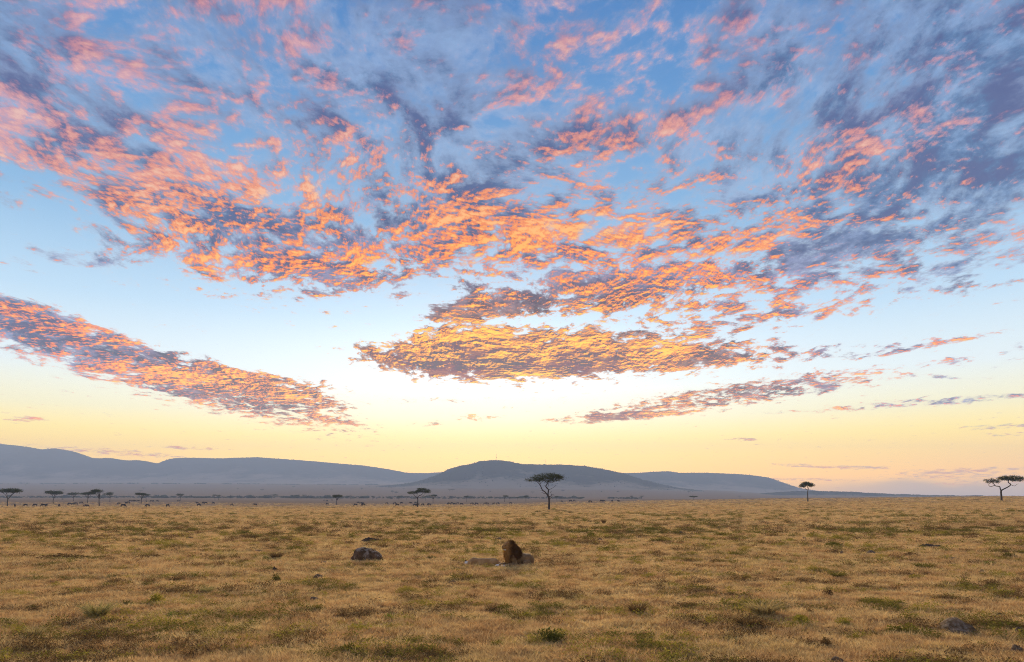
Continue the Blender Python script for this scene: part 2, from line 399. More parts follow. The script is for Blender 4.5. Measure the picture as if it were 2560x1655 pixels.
def stonemat(key, name, dark, pale, lichen, amt):
    m, nt, out = material(name); M[key] = m
    p = objcoord(nt); n1 = fbm(nt, p, 3.0, 6, 0.65); n2 = fbm(nt, p, 7.5, 5, 0.6); n3 = fbm(nt, vmul(nt, p, (1, 1, 0.35)), 4.2, 4, 0.6)
    c = mix(nt, n1.smooth(0.35, 0.68), dark, pale)
    ge = nt.nodes.new('ShaderNodeNewGeometry'); sz = nt.nodes.new('ShaderNodeSeparateXYZ'); nt.links.new(ge.outputs['Normal'], sz.inputs[0])
    up = Ex(nt, sz.outputs[2])
    c = mix(nt, (n3 + up * 0.14).smooth(0.60, 0.72) * amt, c, lichen)   # droppings and lichen gather on the upper faces
    principled(nt, out, c, 0.95, 0.08, bump(nt, n2, 0.7, 0.04))
stonemat('boulder', 'dark_boulder', (0.075, 0.043, 0.021), (0.17, 0.10, 0.056), (0.42, 0.35, 0.28), 0.5)
stonemat('stone', 'grey_stone', (0.10, 0.06, 0.03), (0.23, 0.15, 0.085), (0.34, 0.28, 0.21), 0.35)
m, nt, out = material('bare_soil'); M['soil'] = m
n = fbm(nt, objcoord(nt), 8.0, 5, 0.65)
principled(nt, out, mix(nt, n.smooth(0.35, 0.65), (0.035, 0.025, 0.02), (0.10, 0.07, 0.05)), 0.95, 0.1, bump(nt, n, 0.8, 0.04))
m, nt, out = material('bushy_hillside'); M['hill'] = m
p = position(nt); ua = nt.nodes.new('ShaderNodeAttribute'); ua.attribute_name = 'upslope'; us_ = Ex(nt, ua.outputs['Fac'])
spk = fbm(nt, p, 0.035, 4, 0.65); blot = fbm(nt, vmul(nt, p, (1, 0.5, 3)), 0.006, 5, 0.6)
bush = (us_ * 1.25 + (blot - 0.5) * 1.7 + (spk - 0.5) * 0.8 - 0.30).smooth(0.0, 0.6)      # bush thins out towards the foot; that paler tone also paints in haze
principled(nt, out, mix(nt, bush, (0.30, 0.24, 0.17), (0.045, 0.046, 0.030)), 1.0, 0.0)

# ------------------------------------------------------------------ ground: one sheet, fine in front
r1 = np.geomspace(3.0, 9.0, 14, endpoint=False); r2 = np.geomspace(9.0, 260.0, 620, endpoint=False); r3 = np.geomspace(260.0, 5700.0, 130)
rad_ = np.concatenate([[0.02], r1, r2, r3])
th = np.concatenate([np.linspace(R(-44), R(44), 560, endpoint=False), np.linspace(R(44), R(316), 100, endpoint=False)])
RR, TH = np.meshgrid(rad_, th, indexing='ij')
GX, GY = RR * np.sin(TH), RR * np.cos(TH)
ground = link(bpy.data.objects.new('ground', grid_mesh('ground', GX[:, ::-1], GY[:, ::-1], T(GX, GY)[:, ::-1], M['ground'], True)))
tag(ground, 'dry grazed grassland running out to the hills', None, None, 'structure')

# ------------------------------------------------------------------ hills
def hill(name, label, prof, D, front, back, seed):
    px = np.array([p[0] for p in prof], float); py = np.array([p[1] for p in prof], float)
    n = 420
    xs = np.linspace(px[0], px[-1], n)
    ys = np.interp(xs, px, py); k = np.hanning(9); k /= k.sum(); ys = np.convolve(np.pad(ys, 4, 'edge'), k, 'valid')
    X0 = (xs - 1280) / 1707 * D; ridge = CAM_H + (1243 - ys) / 1707 * D
    s = np.concatenate([np.linspace(0, 1, 46), 1 + np.linspace(0, 1, 16)[1:]])
    dep = np.where(s <= 1, D - front * (1 - s), D + back * (s - 1))
    XX, DD = np.meshgrid(X0, dep); SS = np.repeat(s[:, None], n, 1)
    SS = np.clip(SS + nfbm(XX / 500, DD / 900, 3, seed) * 0.10 * (SS * (2 - SS)) * (SS < 0.97), 0, 2)
    f = np.where(SS <= 1, 0.22 * SS + 0.78 * SS ** 2.1, np.cos((SS - 1) * np.pi / 2) ** 1.2)
    foot = coarse(XX, DD) - 6
    Z = foot + (np.maximum(ridge[None, :] - foot, 0)) * f
    gul = nfbm(XX / 210, DD / 500, 4, seed + 5)
    Z = Z + gul * 0.07 * np.maximum(ridge[None, :] - foot, 0) * np.clip(SS * (1 - SS) * 4, 0, 1) * (SS < 1)
    Z = Z + nfbm(XX / 25, DD / 40, 3, seed + 9) * 2.2 * np.clip(f * 2, 0, 1)
    me = grid_mesh(name, XX, DD, Z, M['hill'])
    at = me.attributes.new('upslope', 'FLOAT', 'POINT'); at.data.foreach_set('value', np.clip(SS, 0, 1).astype(np.float32).ravel())
    o = link(bpy.data.objects.new(name, me))
    tag(o, label, None, None, 'structure')
    return XX, DD, Z, SS, ridge, foot
H1 = hill('hill', 'long blue-grey hill at the far left with a notch in its ridge', [(-700, 1150), (-400, 1100), (-150, 1085), (0, 1109.5), (60, 1116), (107, 1124), (135, 1120.5), (165, 1125), (190, 1134), (210, 1143), (245, 1146), (275, 1145), (315, 1151.5), (345, 1150), (365, 1153), (390, 1160), (430, 1170), (500, 1188), (600, 1207), (640, 1213)], 4500, 1150, 700, 41)
H2 = hill('hill', 'wide flat-topped blue-grey hill left of the middle', [(180, 1216), (240, 1200), (320, 1178), (370, 1165), (402, 1159), (420, 1153), (440, 1147), (475, 1144.5), (550, 1146), (640, 1143), (700, 1147), (770, 1152), (850, 1159), (910, 1164), (960, 1171), (1018, 1182), (1070, 1183), (1110, 1180), (1200, 1190), (1290, 1208), (1330, 1214)], 4800, 1300, 700, 61)
H3 = hill('hill', 'grey middle hill that carries the two masts', [(900, 1219), (960, 1215), (1000, 1211), (1040, 1205), (1075, 1194), (1090, 1189), (1107, 1181), (1120, 1173), (1150, 1165), (1180, 1159), (1205, 1152.5), (1240, 1150), (1262, 1152), (1280, 1155), (1307, 1161), (1340, 1161), (1420, 1162), (1470, 1166), (1510, 1173), (1555, 1183), (1600, 1197), (1640, 1208), (1690, 1219), (1740, 1226)], 2900, 620, 500, 81)
H4 = hill('hill', 'long low blue-grey hill sloping down to the right', [(1400, 1216), (1450, 1200), (1500, 1188), (1555, 1183), (1600, 1182), (1640, 1179), (1670, 1178), (1690, 1182), (1770, 1182), (1840, 1185), (1890, 1189), (1925, 1195), (1960, 1208), (2000, 1221), (2040, 1229), (2100, 1236)], 4300, 1000, 700, 101)
H5 = hill('ridge', 'low wooded rise below the right end of the hills', [(1850, 1241), (1900, 1236), (1950, 1230), (2000, 1228), (2060, 1228), (2120, 1230), (2180, 1233), (2250, 1236), (2350, 1238.5), (2500, 1240), (2700, 1241)], 2500, 420, 300, 121)

# ------------------------------------------------------------------ haze: even air over the whole plain
hm = bpy.data.materials.new('haze'); hm.use_nodes = True; hn = hm.node_tree; hn.nodes.clear()
ho = hn.nodes.new('ShaderNodeOutputMaterial'); pv = hn.nodes.new('ShaderNodeVolumePrincipled')
pv.inputs['Color'].default_value = (0.55, 0.70, 1.0, 1); pv.inputs['Density'].default_value = 2.3e-4; pv.inputs['Anisotropy'].default_value = 0.0
hn.links.new(pv.outputs[0], ho.inputs['Volume'])
vs = [(x, y, z) for z in (-14, 440) for y in (-5800, 5800) for x in (-5800, 5800)]
haze = link(bpy.data.objects.new('haze', mesh_from('haze', vs, [(0, 2, 3, 1), (4, 5, 7, 6), (0, 1, 5, 4), (2, 6, 7, 3), (0, 4, 6, 2), (1, 3, 7, 5)], hm)))
tag(haze, 'thin blue morning haze over the plain', None, None, 'stuff')
# ------------------------------------------------------------------ animals
def blob(name, prims, voxel, mats, smooth_it=0, k=None):
    """one continuous skin around capsules (p0,r0,p1,r1) and ellipsoids (centre, radii, rotation), blended and meshed (surface nets)"""
    k = voxel * 1.4 if k is None else k
    pts = []
    for pr in prims:
        if pr[0] == 'c': pts += [(Vector(pr[1]), pr[2]), (Vector(pr[3]), pr[4])]
        else: pts.append((Vector(pr[1]), max(pr[2])))
    lo = np.array([min(p[i] - r for p, r in pts) for i in range(3)]) - 3 * voxel; hi = np.array([max(p[i] + r for p, r in pts) for i in range(3)]) + 3 * voxel
    dim = np.ceil((hi - lo) / voxel).astype(int) + 1
    G = np.stack(np.meshgrid(*[lo[i] + voxel * np.arange(dim[i]) for i in range(3)], indexing='ij'), -1)
    val = np.full(dim, 1e3)
    for pr in prims:
        if pr[0] == 'c':
            p0, p1 = np.array(pr[1], float), np.array(pr[3], float); ab = p1 - p0
            t = np.clip(((G - p0) @ ab) / max(ab @ ab, 1e-9), 0, 1)
            d = np.linalg.norm(G - p0 - t[..., None] * ab, axis=-1) - (pr[2] + (pr[4] - pr[2]) * t)
        else:
            _, c, rd, rot = pr
            mt = np.array(Matrix.Rotation(R(rot[1]), 3, 'Y') @ Matrix.Rotation(R(rot[2]), 3, 'Z') @ Matrix.Rotation(R(rot[0]), 3, 'X'))
            q_ = ((G - np.array(c, float)) @ mt) / np.array(rd, float)
            d = (np.linalg.norm(q_, axis=-1) - 1) * min(rd)
        h = np.maximum(k - np.abs(val - d), 0) / k
        val = np.minimum(val, d) - h * h * k * .25
    ins = val < 0
    cn = tuple(dim - 1); acc = np.zeros(cn + (3,)); cntr = np.zeros(cn)
    def sl(o, ax=None): return tuple(slice(o[i], o[i] + cn[i]) for i in range(3))
    for ax in range(3):
        o1, o2 = [i for i in range(3) if i != ax]
        for u_ in (0, 1):
            for v_ in (0, 1):
                a_ = [0, 0, 0]; a_[o1] = u_; a_[o2] = v_; b_ = list(a_); b_[ax] = 1
                va, vb = val[sl(a_)], val[sl(b_)]; cr = (va < 0) != (vb < 0)
                t = np.where(cr, va / np.where(cr, va - vb, 1), 0)
                p = np.zeros(cn + (3,)); p[..., o1] = u_; p[..., o2] = v_; p[..., ax] = t
                acc += p * cr[..., None]; cntr += cr
    act = cntr > 0; idx = np.full(cn, -1); idx[act] = np.arange(act.sum())
    base = np.stack(np.nonzero(act), -1); V = lo + voxel * (base + acc[act] / cntr[act][:, None])
    F = []
    for ax in range(3):
        o1, o2 = (ax + 1) % 3, (ax + 2) % 3
        n_ = [slice(None)] * 3; n_[ax] = slice(0, dim[ax] - 1); m_ = [slice(None)] * 3; m_[ax] = slice(1, dim[ax])
        e_ = np.stack(np.nonzero(ins[tuple(n_)] != ins[tuple(m_)]), -1)
        out_ = ins[tuple(n_)][tuple(e_.T)]
        def cell(d1, d2):
            c_ = e_.copy(); c_[:, o1] -= d1; c_[:, o2] -= d2; return idx[tuple(c_.T)]
        q4 = np.stack([cell(1, 1), cell(0, 1), cell(0, 0), cell(1, 0)], -1)
        F.append(np.where(out_[:, None], q4, q4[:, ::-1]))
    F = np.concatenate(F)
    me = bpy.data.meshes.new(name); me.from_pydata(V.tolist(), [], F.tolist())
    for mt in mats: me.materials.append(mt)
    me.polygons.foreach_set('use_smooth', [True] * len(me.polygons)); me.update()
    return me
def furmat(key, name, a, b, sc, tilt=None):
    m, nt, out = material(name); M[key] = m
    p = objcoord(nt); n = fbm(nt, p, sc, 5, .6); n2 = fbm(nt, vmul(nt, p, (60, 60, 25)), 1.0, 3, .6)
    c = mix(nt, n.smooth(.35, .65), a, b)
    principled(nt, out, c, .85, .15, bump(nt, n2, .5, .01))
furmat('lion', 'lion_coat', (.17, .098, .045), (.26, .155, .072), 4)
furmat('lioness', 'lioness_coat', (.34, .185, .075), (.47, .275, .12), 4)
furmat('face', 'lion_face_fur', (.26, .14, .05), (.38, .21, .08), 9)
furmat('white', 'white_fur', (.60, .55, .48), (.75, .70, .62), 10)
furmat('gnu', 'wildebeest_coat', (.030, .024, .023), (.065, .052, .046), 3)
m, nt, out = material('dark_skin'); M['dark'] = m; principled(nt, out, (.012, .009, .008), .4, .4)
m, nt, out = material('amber_eye'); M['eye'] = m; principled(nt, out, (.16, .08, .015), .15, .5)
m, nt, out = material('lion_mane'); M['mane'] = m
p = objcoord(nt); s_ = nt.nodes.new('ShaderNodeSeparateXYZ'); nt.links.new(p, s_.inputs[0]); mx_, my_, mz_ = (Ex(nt, s_.outputs[i]) for i in range(3))
g = (mx_ * .92 + my_ * -.35 - (mz_ - .70) * .05 + (fbm(nt, p, 9, 3, .6) - .5) * .35).smooth(.30, .56)     # tawny round the face, black-brown behind
leafy(nt, out, mix(nt, g, (.12, .06, .024), (.46, .24, .075)), .30)
def hair(V, F, root, direction, length, width, r, curl=.3):
    d = Vector(direction).normalized(); side = d.cross(Vector((r.gauss(0, 1), r.gauss(0, 1), r.gauss(0, 1)))).normalized() * width
    b = len(V); p = Vector(root)
    for k in range(3):
        t = k / 3; V += [p - side * (1 - t * .7), p + side * (1 - t * .7)]
        d = (d + Vector((0, 0, -curl / 3)) + Vector((r.gauss(0, .08), r.gauss(0, .08), r.gauss(0, .08)))).normalized(); p = p + d * (length / 3)
    V.append(p); F += [(b, b + 1, b + 3, b + 2), (b + 2, b + 3, b + 5, b + 4), (b + 4, b + 5, b + 6)]

# lion: lying with raised head. local +x = the way he faces
def make_lion():
    X, D = spot(1291, 1417)
    rz = R(180 + 44)
    root = empty('lion', (X, D + .30, Tf(X, D + .3) - .02), rz)
    HX, HZ = .47, .82
    c, e = 'c', 'e'
    pr = [(c, (-.62, 0, .24), .22, (-.2, 0, .28), .24), (c, (-.2, 0, .28), .24, (.26, 0, .37), .25), (e, (-.66, 0, .23), (.22, .24, .23), (0, 0, 0)),
          (e, (.30, .15, .36), (.17, .11, .27), (0, 12, 0)), (e, (.30, -.15, .36), (.17, .11, .27), (0, 12, 0)), (c, (.34, 0, .38), .22, (.40, 0, .60), .18), (c, (.40, 0, .60), .17, (HX - .02, 0, HZ - .02), .13)]
    for s in (1, -1):
        pr += [(e, (-.50, s * .22, .22), (.30, .13, .23), (0, -10, 0)), (c, (-.36, s * .30, .14), .11, (-.14, s * .33, .13), .085), (c, (-.14, s * .34, .12), .075, (-.42, s * .37, .06), .05), (c, (-.42, s * .37, .055), .05, (-.22, s * .40, .05), .05),
               (c, (.34, s * .19, .26), .10, (.26, s * .21, .10), .085), (c, (.26, s * .21, .10), .085, (.62, s * .18, .075), .065), (c, (.62, s * .18, .075), .06, (.86, s * .17, .06), .05), (e, (.92, s * .17, .055), (.095, .068, .055), (0, 0, 0))]
    # head turned a little away from the body axis so that it looks left along the plain
    hd = Matrix.Translation((HX, 0, HZ)) @ Matrix.Rotation(R(-34), 4, 'Z') @ Matrix.Rotation(R(4), 4, 'Y')
    h = lambda x, y, z: hd @ Vector((x, y, z))
    pr += [(e, h(.03, 0, .04), (.155, .125, .13), (0, 4, -40)), (c, h(.09, 0, -.01), .10, h(.165, 0, -.035), .082), (e, h(.19, .03, -.05), (.045, .04, .045), (0, 0, 0)), (e, h(.19, -.03, -.05), (.045, .04, .045), (0, 0, 0)), (c, h(.08, 0, -.095), .065, h(.17, 0, -.115), .045),
           (e, h(.12, .055, .035), (.05, .035, .03), (0, 0, 0)), (e, h(.12, -.055, .035), (.05, .035, .03), (0, 0, 0)), (c, h(.10, 0, .05), .05, h(.20, 0, .0), .042)]
    # tail along the ground
    tl = [(-.88, 0, .16), (-1.0, -.06, .07), (-1.05, -.25, .05), (-.95, -.45, .045), (-.75, -.55, .045)]
    for a, b in zip(tl, tl[1:]): pr.append((c, a, .035, b, .03))
    body = link(bpy.data.objects.new('body', blob('lion_body', pr, .02, [M['lion'], M['face'], M['white']])), root)
    hin = hd.inverted()
    for pg in body.data.polygons:
        q_ = hin @ pg.center
        if (q_ - Vector((.08, 0, 0))).length < .24:
            pg.material_index = 2 if (q_.z < -.105 and q_.x > .09) else 1
        elif pg.center.x > .84 and pg.center.z < .12: pg.material_index = 2
    for s in (1, -1):
        link(bpy.data.objects.new('eye', blob('eye', [('e', h(.122, s * .096, .046), (.024, .016, .015), (0, 0, 0))], .005, [M['dark']], 1)), root)
        er = link(bpy.data.objects.new('ear', blob('ear', [('e', h(-.02, s * .125, .150), (.024, .05, .052), (0, 0, -34)), ('e', h(-.01, s * .105, .12), (.03, .04, .04), (0, 0, 0))], .012, [M['face']], 2)), root)
    link(bpy.data.objects.new('nose', blob('nose', [('e', h(.232, 0, -.008), (.026, .036, .022), (0, 0, -40)), ('c', h(.238, 0, -.02), .012, h(.240, 0, -.060), .009)], .006, [M['dark']], 1)), root)
    link(bpy.data.objects.new('mouth', blob('mouth', [('c', h(.222, 0, -.078), .012, h(.185, .062, -.092), .011), ('c', h(.222, 0, -.078), .012, h(.185, -.062, -.092), .011), ('c', h(.185, .064, -.092), .010, h(.12, .082, -.098), .008), ('c', h(.185, -.064, -.092), .010, h(.12, -.082, -.098), .008)], .006, [M['dark']], 1)), root)
    V, F = [], []; r = random.Random(4)
    for k in range(220):
        a = r.uniform(0, 6.28); hair(V, F, (-.74, -.55, .045), (.6 + r.gauss(0, .5), r.gauss(0, .5), r.gauss(0, .3)), .13, .006, r, .1)
    link(bpy.data.objects.new('tail_tuft', mesh_from('tail_tuft', V, F, M['dark'])), root)
    # mane: a shaggy mass over neck, shoulders and chest
    mane_base = blob('mane_base', [('c', (-.10, 0, .46), .14, (.10, 0, .58), .22), ('c', (.08, 0, .56), .23, (.32, 0, .74), .23), ('c', (.32, 0, .74), .22, h(-.11, 0, .02), .175), ('c', h(-.10, 0, -.03), .16, (.40, 0, .50), .22), ('c', (.40, 0, .50), .21, (.40, 0, .28), .15), ('e', (.06, 0, .48), (.20, .26, .18), (0, 0, 0)), ('e', (.22, .13, .46), (.20, .17, .20), (0, 0, 0)), ('e', (.22, -.13, .46), (.20, .17, .20), (0, 0, 0)), ('c', h(-.11, 0, .09), .13, h(-.09, 0, .15), .08)], .025, [M['mane']])
    V = [v.co.copy() for v in mane_base.vertices]; F = [tuple(p.vertices) for p in mane_base.polygons]
    vs_ = [(v.co.copy(), v.normal.copy()) for v in mane_base.vertices]; cen = Vector((.36, 0, .62))
    for k in range(5200):
        co, no = vs_[r.randrange(len(vs_))]
        q_ = hin @ co
        if q_.x > .06 and abs(q_.y) < .2 and q_.z > -.12: continue
        d = no * .75 + Vector((-.55, 0, -.35)) + Vector((r.gauss(0, .22), r.gauss(0, .22), r.gauss(0, .22)))
        if q_.z > .08: d += Vector((-.3, 0, .55))
        hair(V, F, co - no * .02, d, r.uniform(.07, .15), .006, r, .45)
    link(bpy.data.objects.new('mane', mesh_from('mane', V, F, M['mane'])), root)
    tag(root, 'male lion with dark mane lying with head raised, facing left', 'lion')
    CLEAR.append((X + .15, D + .32, .60)); CLEAR.append((X - .4, D - .02, .40))
make_lion()
# lioness: flat on her side, head to the left with one ear up
def make_lioness():
    X, D = spot(1205, 1417)
    root = empty('lioness', (X, D + .25, Tf(X, D + .25) - .02), R(180 - 6))
    c, e = 'c', 'e'
    pr = [(c, (.36, 0, .17), .17, (-.05, 0, .165), .17), (c, (-.05, 0, .165), .17, (-.22, 0, .165), .17), (c, (-.22, 0, .165), .17, (-.42, 0, .17), .17), (e, (-.45, .0, .175), (.22, .22, .18), (0, 0, 0)), (e, (.34, .0, .18), (.20, .21, .185), (0, 0, 0)),
          (c, (.42, 0, .15), .14, (.60, .02, .11), .105), (e, (.66, .02, .11), (.13, .12, .105), (0, 0, 0)), (c, (.70, -.05, .085), .07, (.76, -.14, .065), .055),
          (c, (-.46, -.10, .20), .12, (-.62, -.26, .12), .08), (c, (-.62, -.26, .12), .075, (-.78, -.06, .08), .05), (c, (-.78, -.06, .08), .05, (-.90, .08, .055), .045), (e, (-.93, .10, .05), (.07, .055, .045), (0, 0, 0)),
          (c, (-.46, .08, .10), .11, (-.66, .02, .08), .075), (c, (-.66, .02, .07), .06, (-.84, .20, .05), .045), (e, (-.88, .23, .045), (.065, .05, .04), (0, 0, 0)),
          (c, (.34, -.12, .16), .10, (.22, -.36, .09), .07), (c, (.22, -.36, .09), .06, (.40, -.55, .055), .045), (e, (.44, -.59, .05), (.07, .05, .045), (0, 0, 0)),
          (c, (.36, -.10, .09), .09, (.36, -.40, .06), .06), (c, (.36, -.40, .06), .055, (.56, -.52, .05), .045)]
    tl = [(-.62, .05, .16), (-.74, .16, .07), (-.70, .38, .04), (-.50, .52, .04)]
    for a, b in zip(tl, tl[1:]): pr.append((c, a, .035, b, .026))
    body = link(bpy.data.objects.new('body', blob('lioness_body', pr, .02, [M['lioness'], M['white']])), root)
    for pg in body.data.polygons:
        q_ = pg.center
        if (q_.x < -.76 and q_.z < .09) or (.585 < q_.x < .70 and q_.z > .12 and q_.y > .02): pg.material_index = 1
    for s, (ex, ey, ez) in enumerate(((.67, .03, .225), (.60, -.10, .16))):
        er = link(bpy.data.objects.new('ear', blob('ear', [('e', (ex, ey, ez), (.042, .020, .055), (0, -18, 0)), ('e', (ex - .005, ey, ez - .04), (.04, .03, .03), (0, 0, 0))], .01, [M['lioness']], 2)), root)
        link(bpy.data.objects.new('ear_back', blob('ear_back', [('e', (ex + .004, ey + .018, ez - .004), (.026, .010, .036), (0, -18, 0))], .007, [M['dark']], 1)), er)
    link(bpy.data.objects.new('nose', blob('nose', [('e', (.785, -.185, .07), (.022, .022, .018), (0, 0, 0))], .006, [M['dark']], 1)), root)
    tag(root, 'tawny lioness lying flat on her side, one ear up, left of the lion', 'lioness')
    CLEAR.append((X + .45, D + .15, .45)); CLEAR.append((X - .45, D + .15, .45)); CLEAR.append((X, D + .15, .5)); CLEAR.append((X - .75, D + .1, .3))
make_lioness()

# wildebeest: a few poses, many animals
def gnu(pose):
    c, e = 'c', 'e'
    pr = [(c, (-.55, 0, .98), .24, (0, 0, 1.02), .28), (c, (0, 0, 1.02), .28, (.42, 0, 1.10), .27), (e, (.42, 0, 1.16), (.25, .19, .26), (0, 0, 0)), (e, (-.62, 0, 1.0), (.22, .22, .23), (0, 0, 0))]
    st = {'graze': (.08, -.06), 'walk': (.22, -.2), 'stand': (0, 0)}[pose]
    for s in (1, -1):
        k = st[0] * s
        pr += [(c, (.40, s * .14, .95), .12, (.40 + k, s * .14, .52), .075), (c, (.40 + k, s * .14, .52), .06, (.38 + k * 1.5, s * .14, .05), .045), (e, (.40 + k * 1.5, s * .14, .04), (.07, .05, .045), (0, 0, 0)),
               (c, (-.62, s * .14, .95), .15, (-.58 - k, s * .14, .62), .085), (c, (-.58 - k, s * .14, .62), .07, (-.70 - k, s * .14, .42), .055), (c, (-.70 - k, s * .14, .42), .052, (-.66 - k, s * .14, .05), .045), (e, (-.64 - k, s * .14, .04), (.07, .05, .045), (0, 0, 0))]
    if pose == 'graze': nk, hd, mz = (.72, 0, .80), (.92, 0, .46), (1.0, 0, .14)
    elif pose == 'walk': nk, hd, mz = (.78, 0, 1.10), (1.0, 0, 1.06), (1.16, 0, .76)
    else: nk, hd, mz = (.74, 0, 1.22), (.95, 0, 1.28), (1.17, 0, 1.02)
    pr += [(c, (.5, 0, 1.12), .20, nk, .16), (c, nk, .15, hd, .12), (c, hd, .115, mz, .085)]
    hv = Vector(hd); b = Vector(mz) - hv; b.normalize(); up = Vector((-b.z, 0, b.x)); up = up if up.z > 0 or pose == 'graze' else -up
    if pose == 'graze': up = Vector((b.z * -1, 0, b.x)) if b.z < 0 else up
    for s in (1, -1):
        p0 = hv - b * .10; p1 = p0 + Vector((0, s * .22, -.02)); p2 = p1 + Vector((0, s * .06, .16)) - b * .05
        pr += [(c, p0, .05, p1, .04), (c, p1, .04, p2, .022)]
    pr += [(c, (-.82, 0, 1.02), .05, (-.90, 0, .75), .035), (c, (-.90, 0, .75), .05, (-.88, 0, .35), .03), (c, (.60, 0, .92), .05, (.74, 0, .62), .03)]
    return blob('wildebeest', pr, .035, [M['gnu']], 3)
GNU = {k: gnu(k) for k in ('graze', 'walk', 'stand')}
z1 = [(138, 663), (235, 653), (325, 653), (402, 655), (432, 655), (550, 660), (648, 643), (680, 640), (706, 637), (755, 627), (806, 663), (1102, 640), (1147, 663), (1170, 633), (1192, 633), (1372, 660), (1560, 660), (1285, 614), (1212, 610), (1240, 610), (1255, 610), (1360, 616), (1408, 613), (1422, 608), (1463, 612), (1832, 630), (1850, 653), (1890, 630), (1915, 630), (1985, 633), (2157, 650), (2375, 650), (1660, 608), (582, 592)]
z2 = [(663, 638), (635, 602), (660, 608), (705, 600), (927, 652), (950, 628), (990, 636), (998, 652), (1217, 632), (1290, 638), (1315, 650), (1353, 630), (1440, 634), (1485, 630), (1478, 650), (1500, 650), (1550, 648), (1610, 648), (1795, 643), (1823, 630), (1845, 641), (1876, 630), (1913, 642), (2010, 640), (2052, 640), (2130, 637), (2152, 637), (2210, 637), (2250, 636), (2368, 632)]
z3 = [(462, 616), (545, 612), (580, 609), (728, 620), (835, 616), (853, 616), (933, 614), (992, 614)]
herd = [(x * .26868, 1090 + y * .26854) for x, y in z1] + [(640 + x * .26868, 1090 + y * .26854) for x, y in z2] + [(1280 + x * .26868, 1090 + y * .26854) for x, y in z3]
herd.sort(); rh = random.Random(11)
for i, (px, py) in enumerate(herd):
    X, D = spot(px, py + .6); pose = rh.choice(['graze'] * 6 + ['walk', 'stand'])
    o = link(bpy.data.objects.new('wildebeest', GNU[pose])); s = rh.uniform(.92, 1.12)
    o.location = (X, D, Tf(X, D) - .02); o.scale = (s * 1.1, s, s); o.rotation_euler = (0, 0, rh.choice([0, math.pi]) + rh.gauss(0, .5))
    act = {'graze': 'grazing', 'walk': 'walking', 'stand': 'standing'}[pose]
    tag(o, f'dark wildebeest {act} on the far plain, {ordinal(i + 1)} of the herd from the left', 'wildebeest', 'wildebeest herd on the far plain')
# ------------------------------------------------------------------ grass and low growth (uncountable: stuff)
rng = np.random.RandomState(5)
def blades(n, spread, hmin, hmax, width, lean, seed, segs=2):
    r = random.Random(seed); V = []; F = []
    for _ in range(n):
        a = r.uniform(0, 2 * math.pi); d = spread * math.sqrt(r.random()); bx, by = d * math.cos(a), d * math.sin(a)
        h = r.uniform(hmin, hmax); la = a + r.uniform(-1.2, 1.2); le = lean * r.uniform(0.2, 1.2) * h
        wa = r.uniform(0, math.pi); wx, wy = math.cos(wa) * width * r.uniform(.6, 1.3) / 2, math.sin(wa) * width / 2
        b = len(V)
        for k in range(segs):
            t = k / segs; s = 1 - 0.35 * t
            cx, cy, cz = bx + le * t * t * math.cos(la), by + le * t * t * math.sin(la), h * t * (1 - 0.12 * t) - 0.01
            V += [(cx - wx * s, cy - wy * s, cz), (cx + wx * s, cy + wy * s, cz)]
        V.append((bx + le * math.cos(la), by + le * math.sin(la), h * 0.88))
        for k in range(segs - 1): F.append((b + 2 * k, b + 2 * k + 1, b + 2 * k + 3, b + 2 * k + 2))
        F.append((b + 2 * segs - 2, b + 2 * segs - 1, b + 2 * segs))
    return V, F
def leaf_dome(n, rx, rz, leaf, seed, lobes=6, stems=10, up=0.4):
    """a low bush: small leaf faces spread through several uneven domes, with twigs"""
    r = random.Random(seed); V = []; F = []
    L = [(r.uniform(-.5, .5) * rx, r.uniform(-.5, .5) * rx, r.uniform(.42, .65) * rx, r.uniform(.55, 1.0) * rz) for _ in range(lobes)] + [(0, 0, .6 * rx, .8 * rz)]
    for _ in range(n):
        lx, ly, lr, lh = r.choice(L)
        v = Vector((r.gauss(0, 1), r.gauss(0, 1), abs(r.gauss(0, 1)))).normalized() * (r.random() ** 0.45)
        c = Vector((lx + v.x * lr, ly + v.y * lr, v.z * lh + 0.01))
        nrm = Vector((r.gauss(0, 1), r.gauss(0, 1), r.gauss(0, 1) + up)).normalized()
        t = nrm.orthogonal().normalized(); t.rotate(Matrix.Rotation(r.uniform(0, 6.28), 3, nrm)); b = nrm.cross(t)
        s = leaf * r.uniform(.6, 1.5); i = len(V)
        V += [c - t * s, c + b * s * .42, c + t * s, c - b * s * .42]; F.append((i, i + 1, i + 2, i + 3))
    for _ in range(stems):
        lx, ly, lr, lh = r.choice(L); a = r.uniform(0, 6.28); e = Vector((lx + math.cos(a) * lr * .8, ly + math.sin(a) * lr * .8, lh * r.uniform(.6, 1.1)))
        i = len(V); w = leaf * .16
        V += [(lx * .3 - w, ly * .3, -.02), (lx * .3 + w, ly * .3, -.02), (e.x + w * .4, e.y, e.z), (e.x - w * .4, e.y, e.z)]; F.append((i, i + 1, i + 2, i + 3))
    return V, F
def source(cname, meshes):
    c = bpy.data.collections.new(cname)          # kept out of the scene, only instanced
    for me in meshes:
        o = bpy.data.objects.new(me.name, me); c.objects.link(o)
    return c
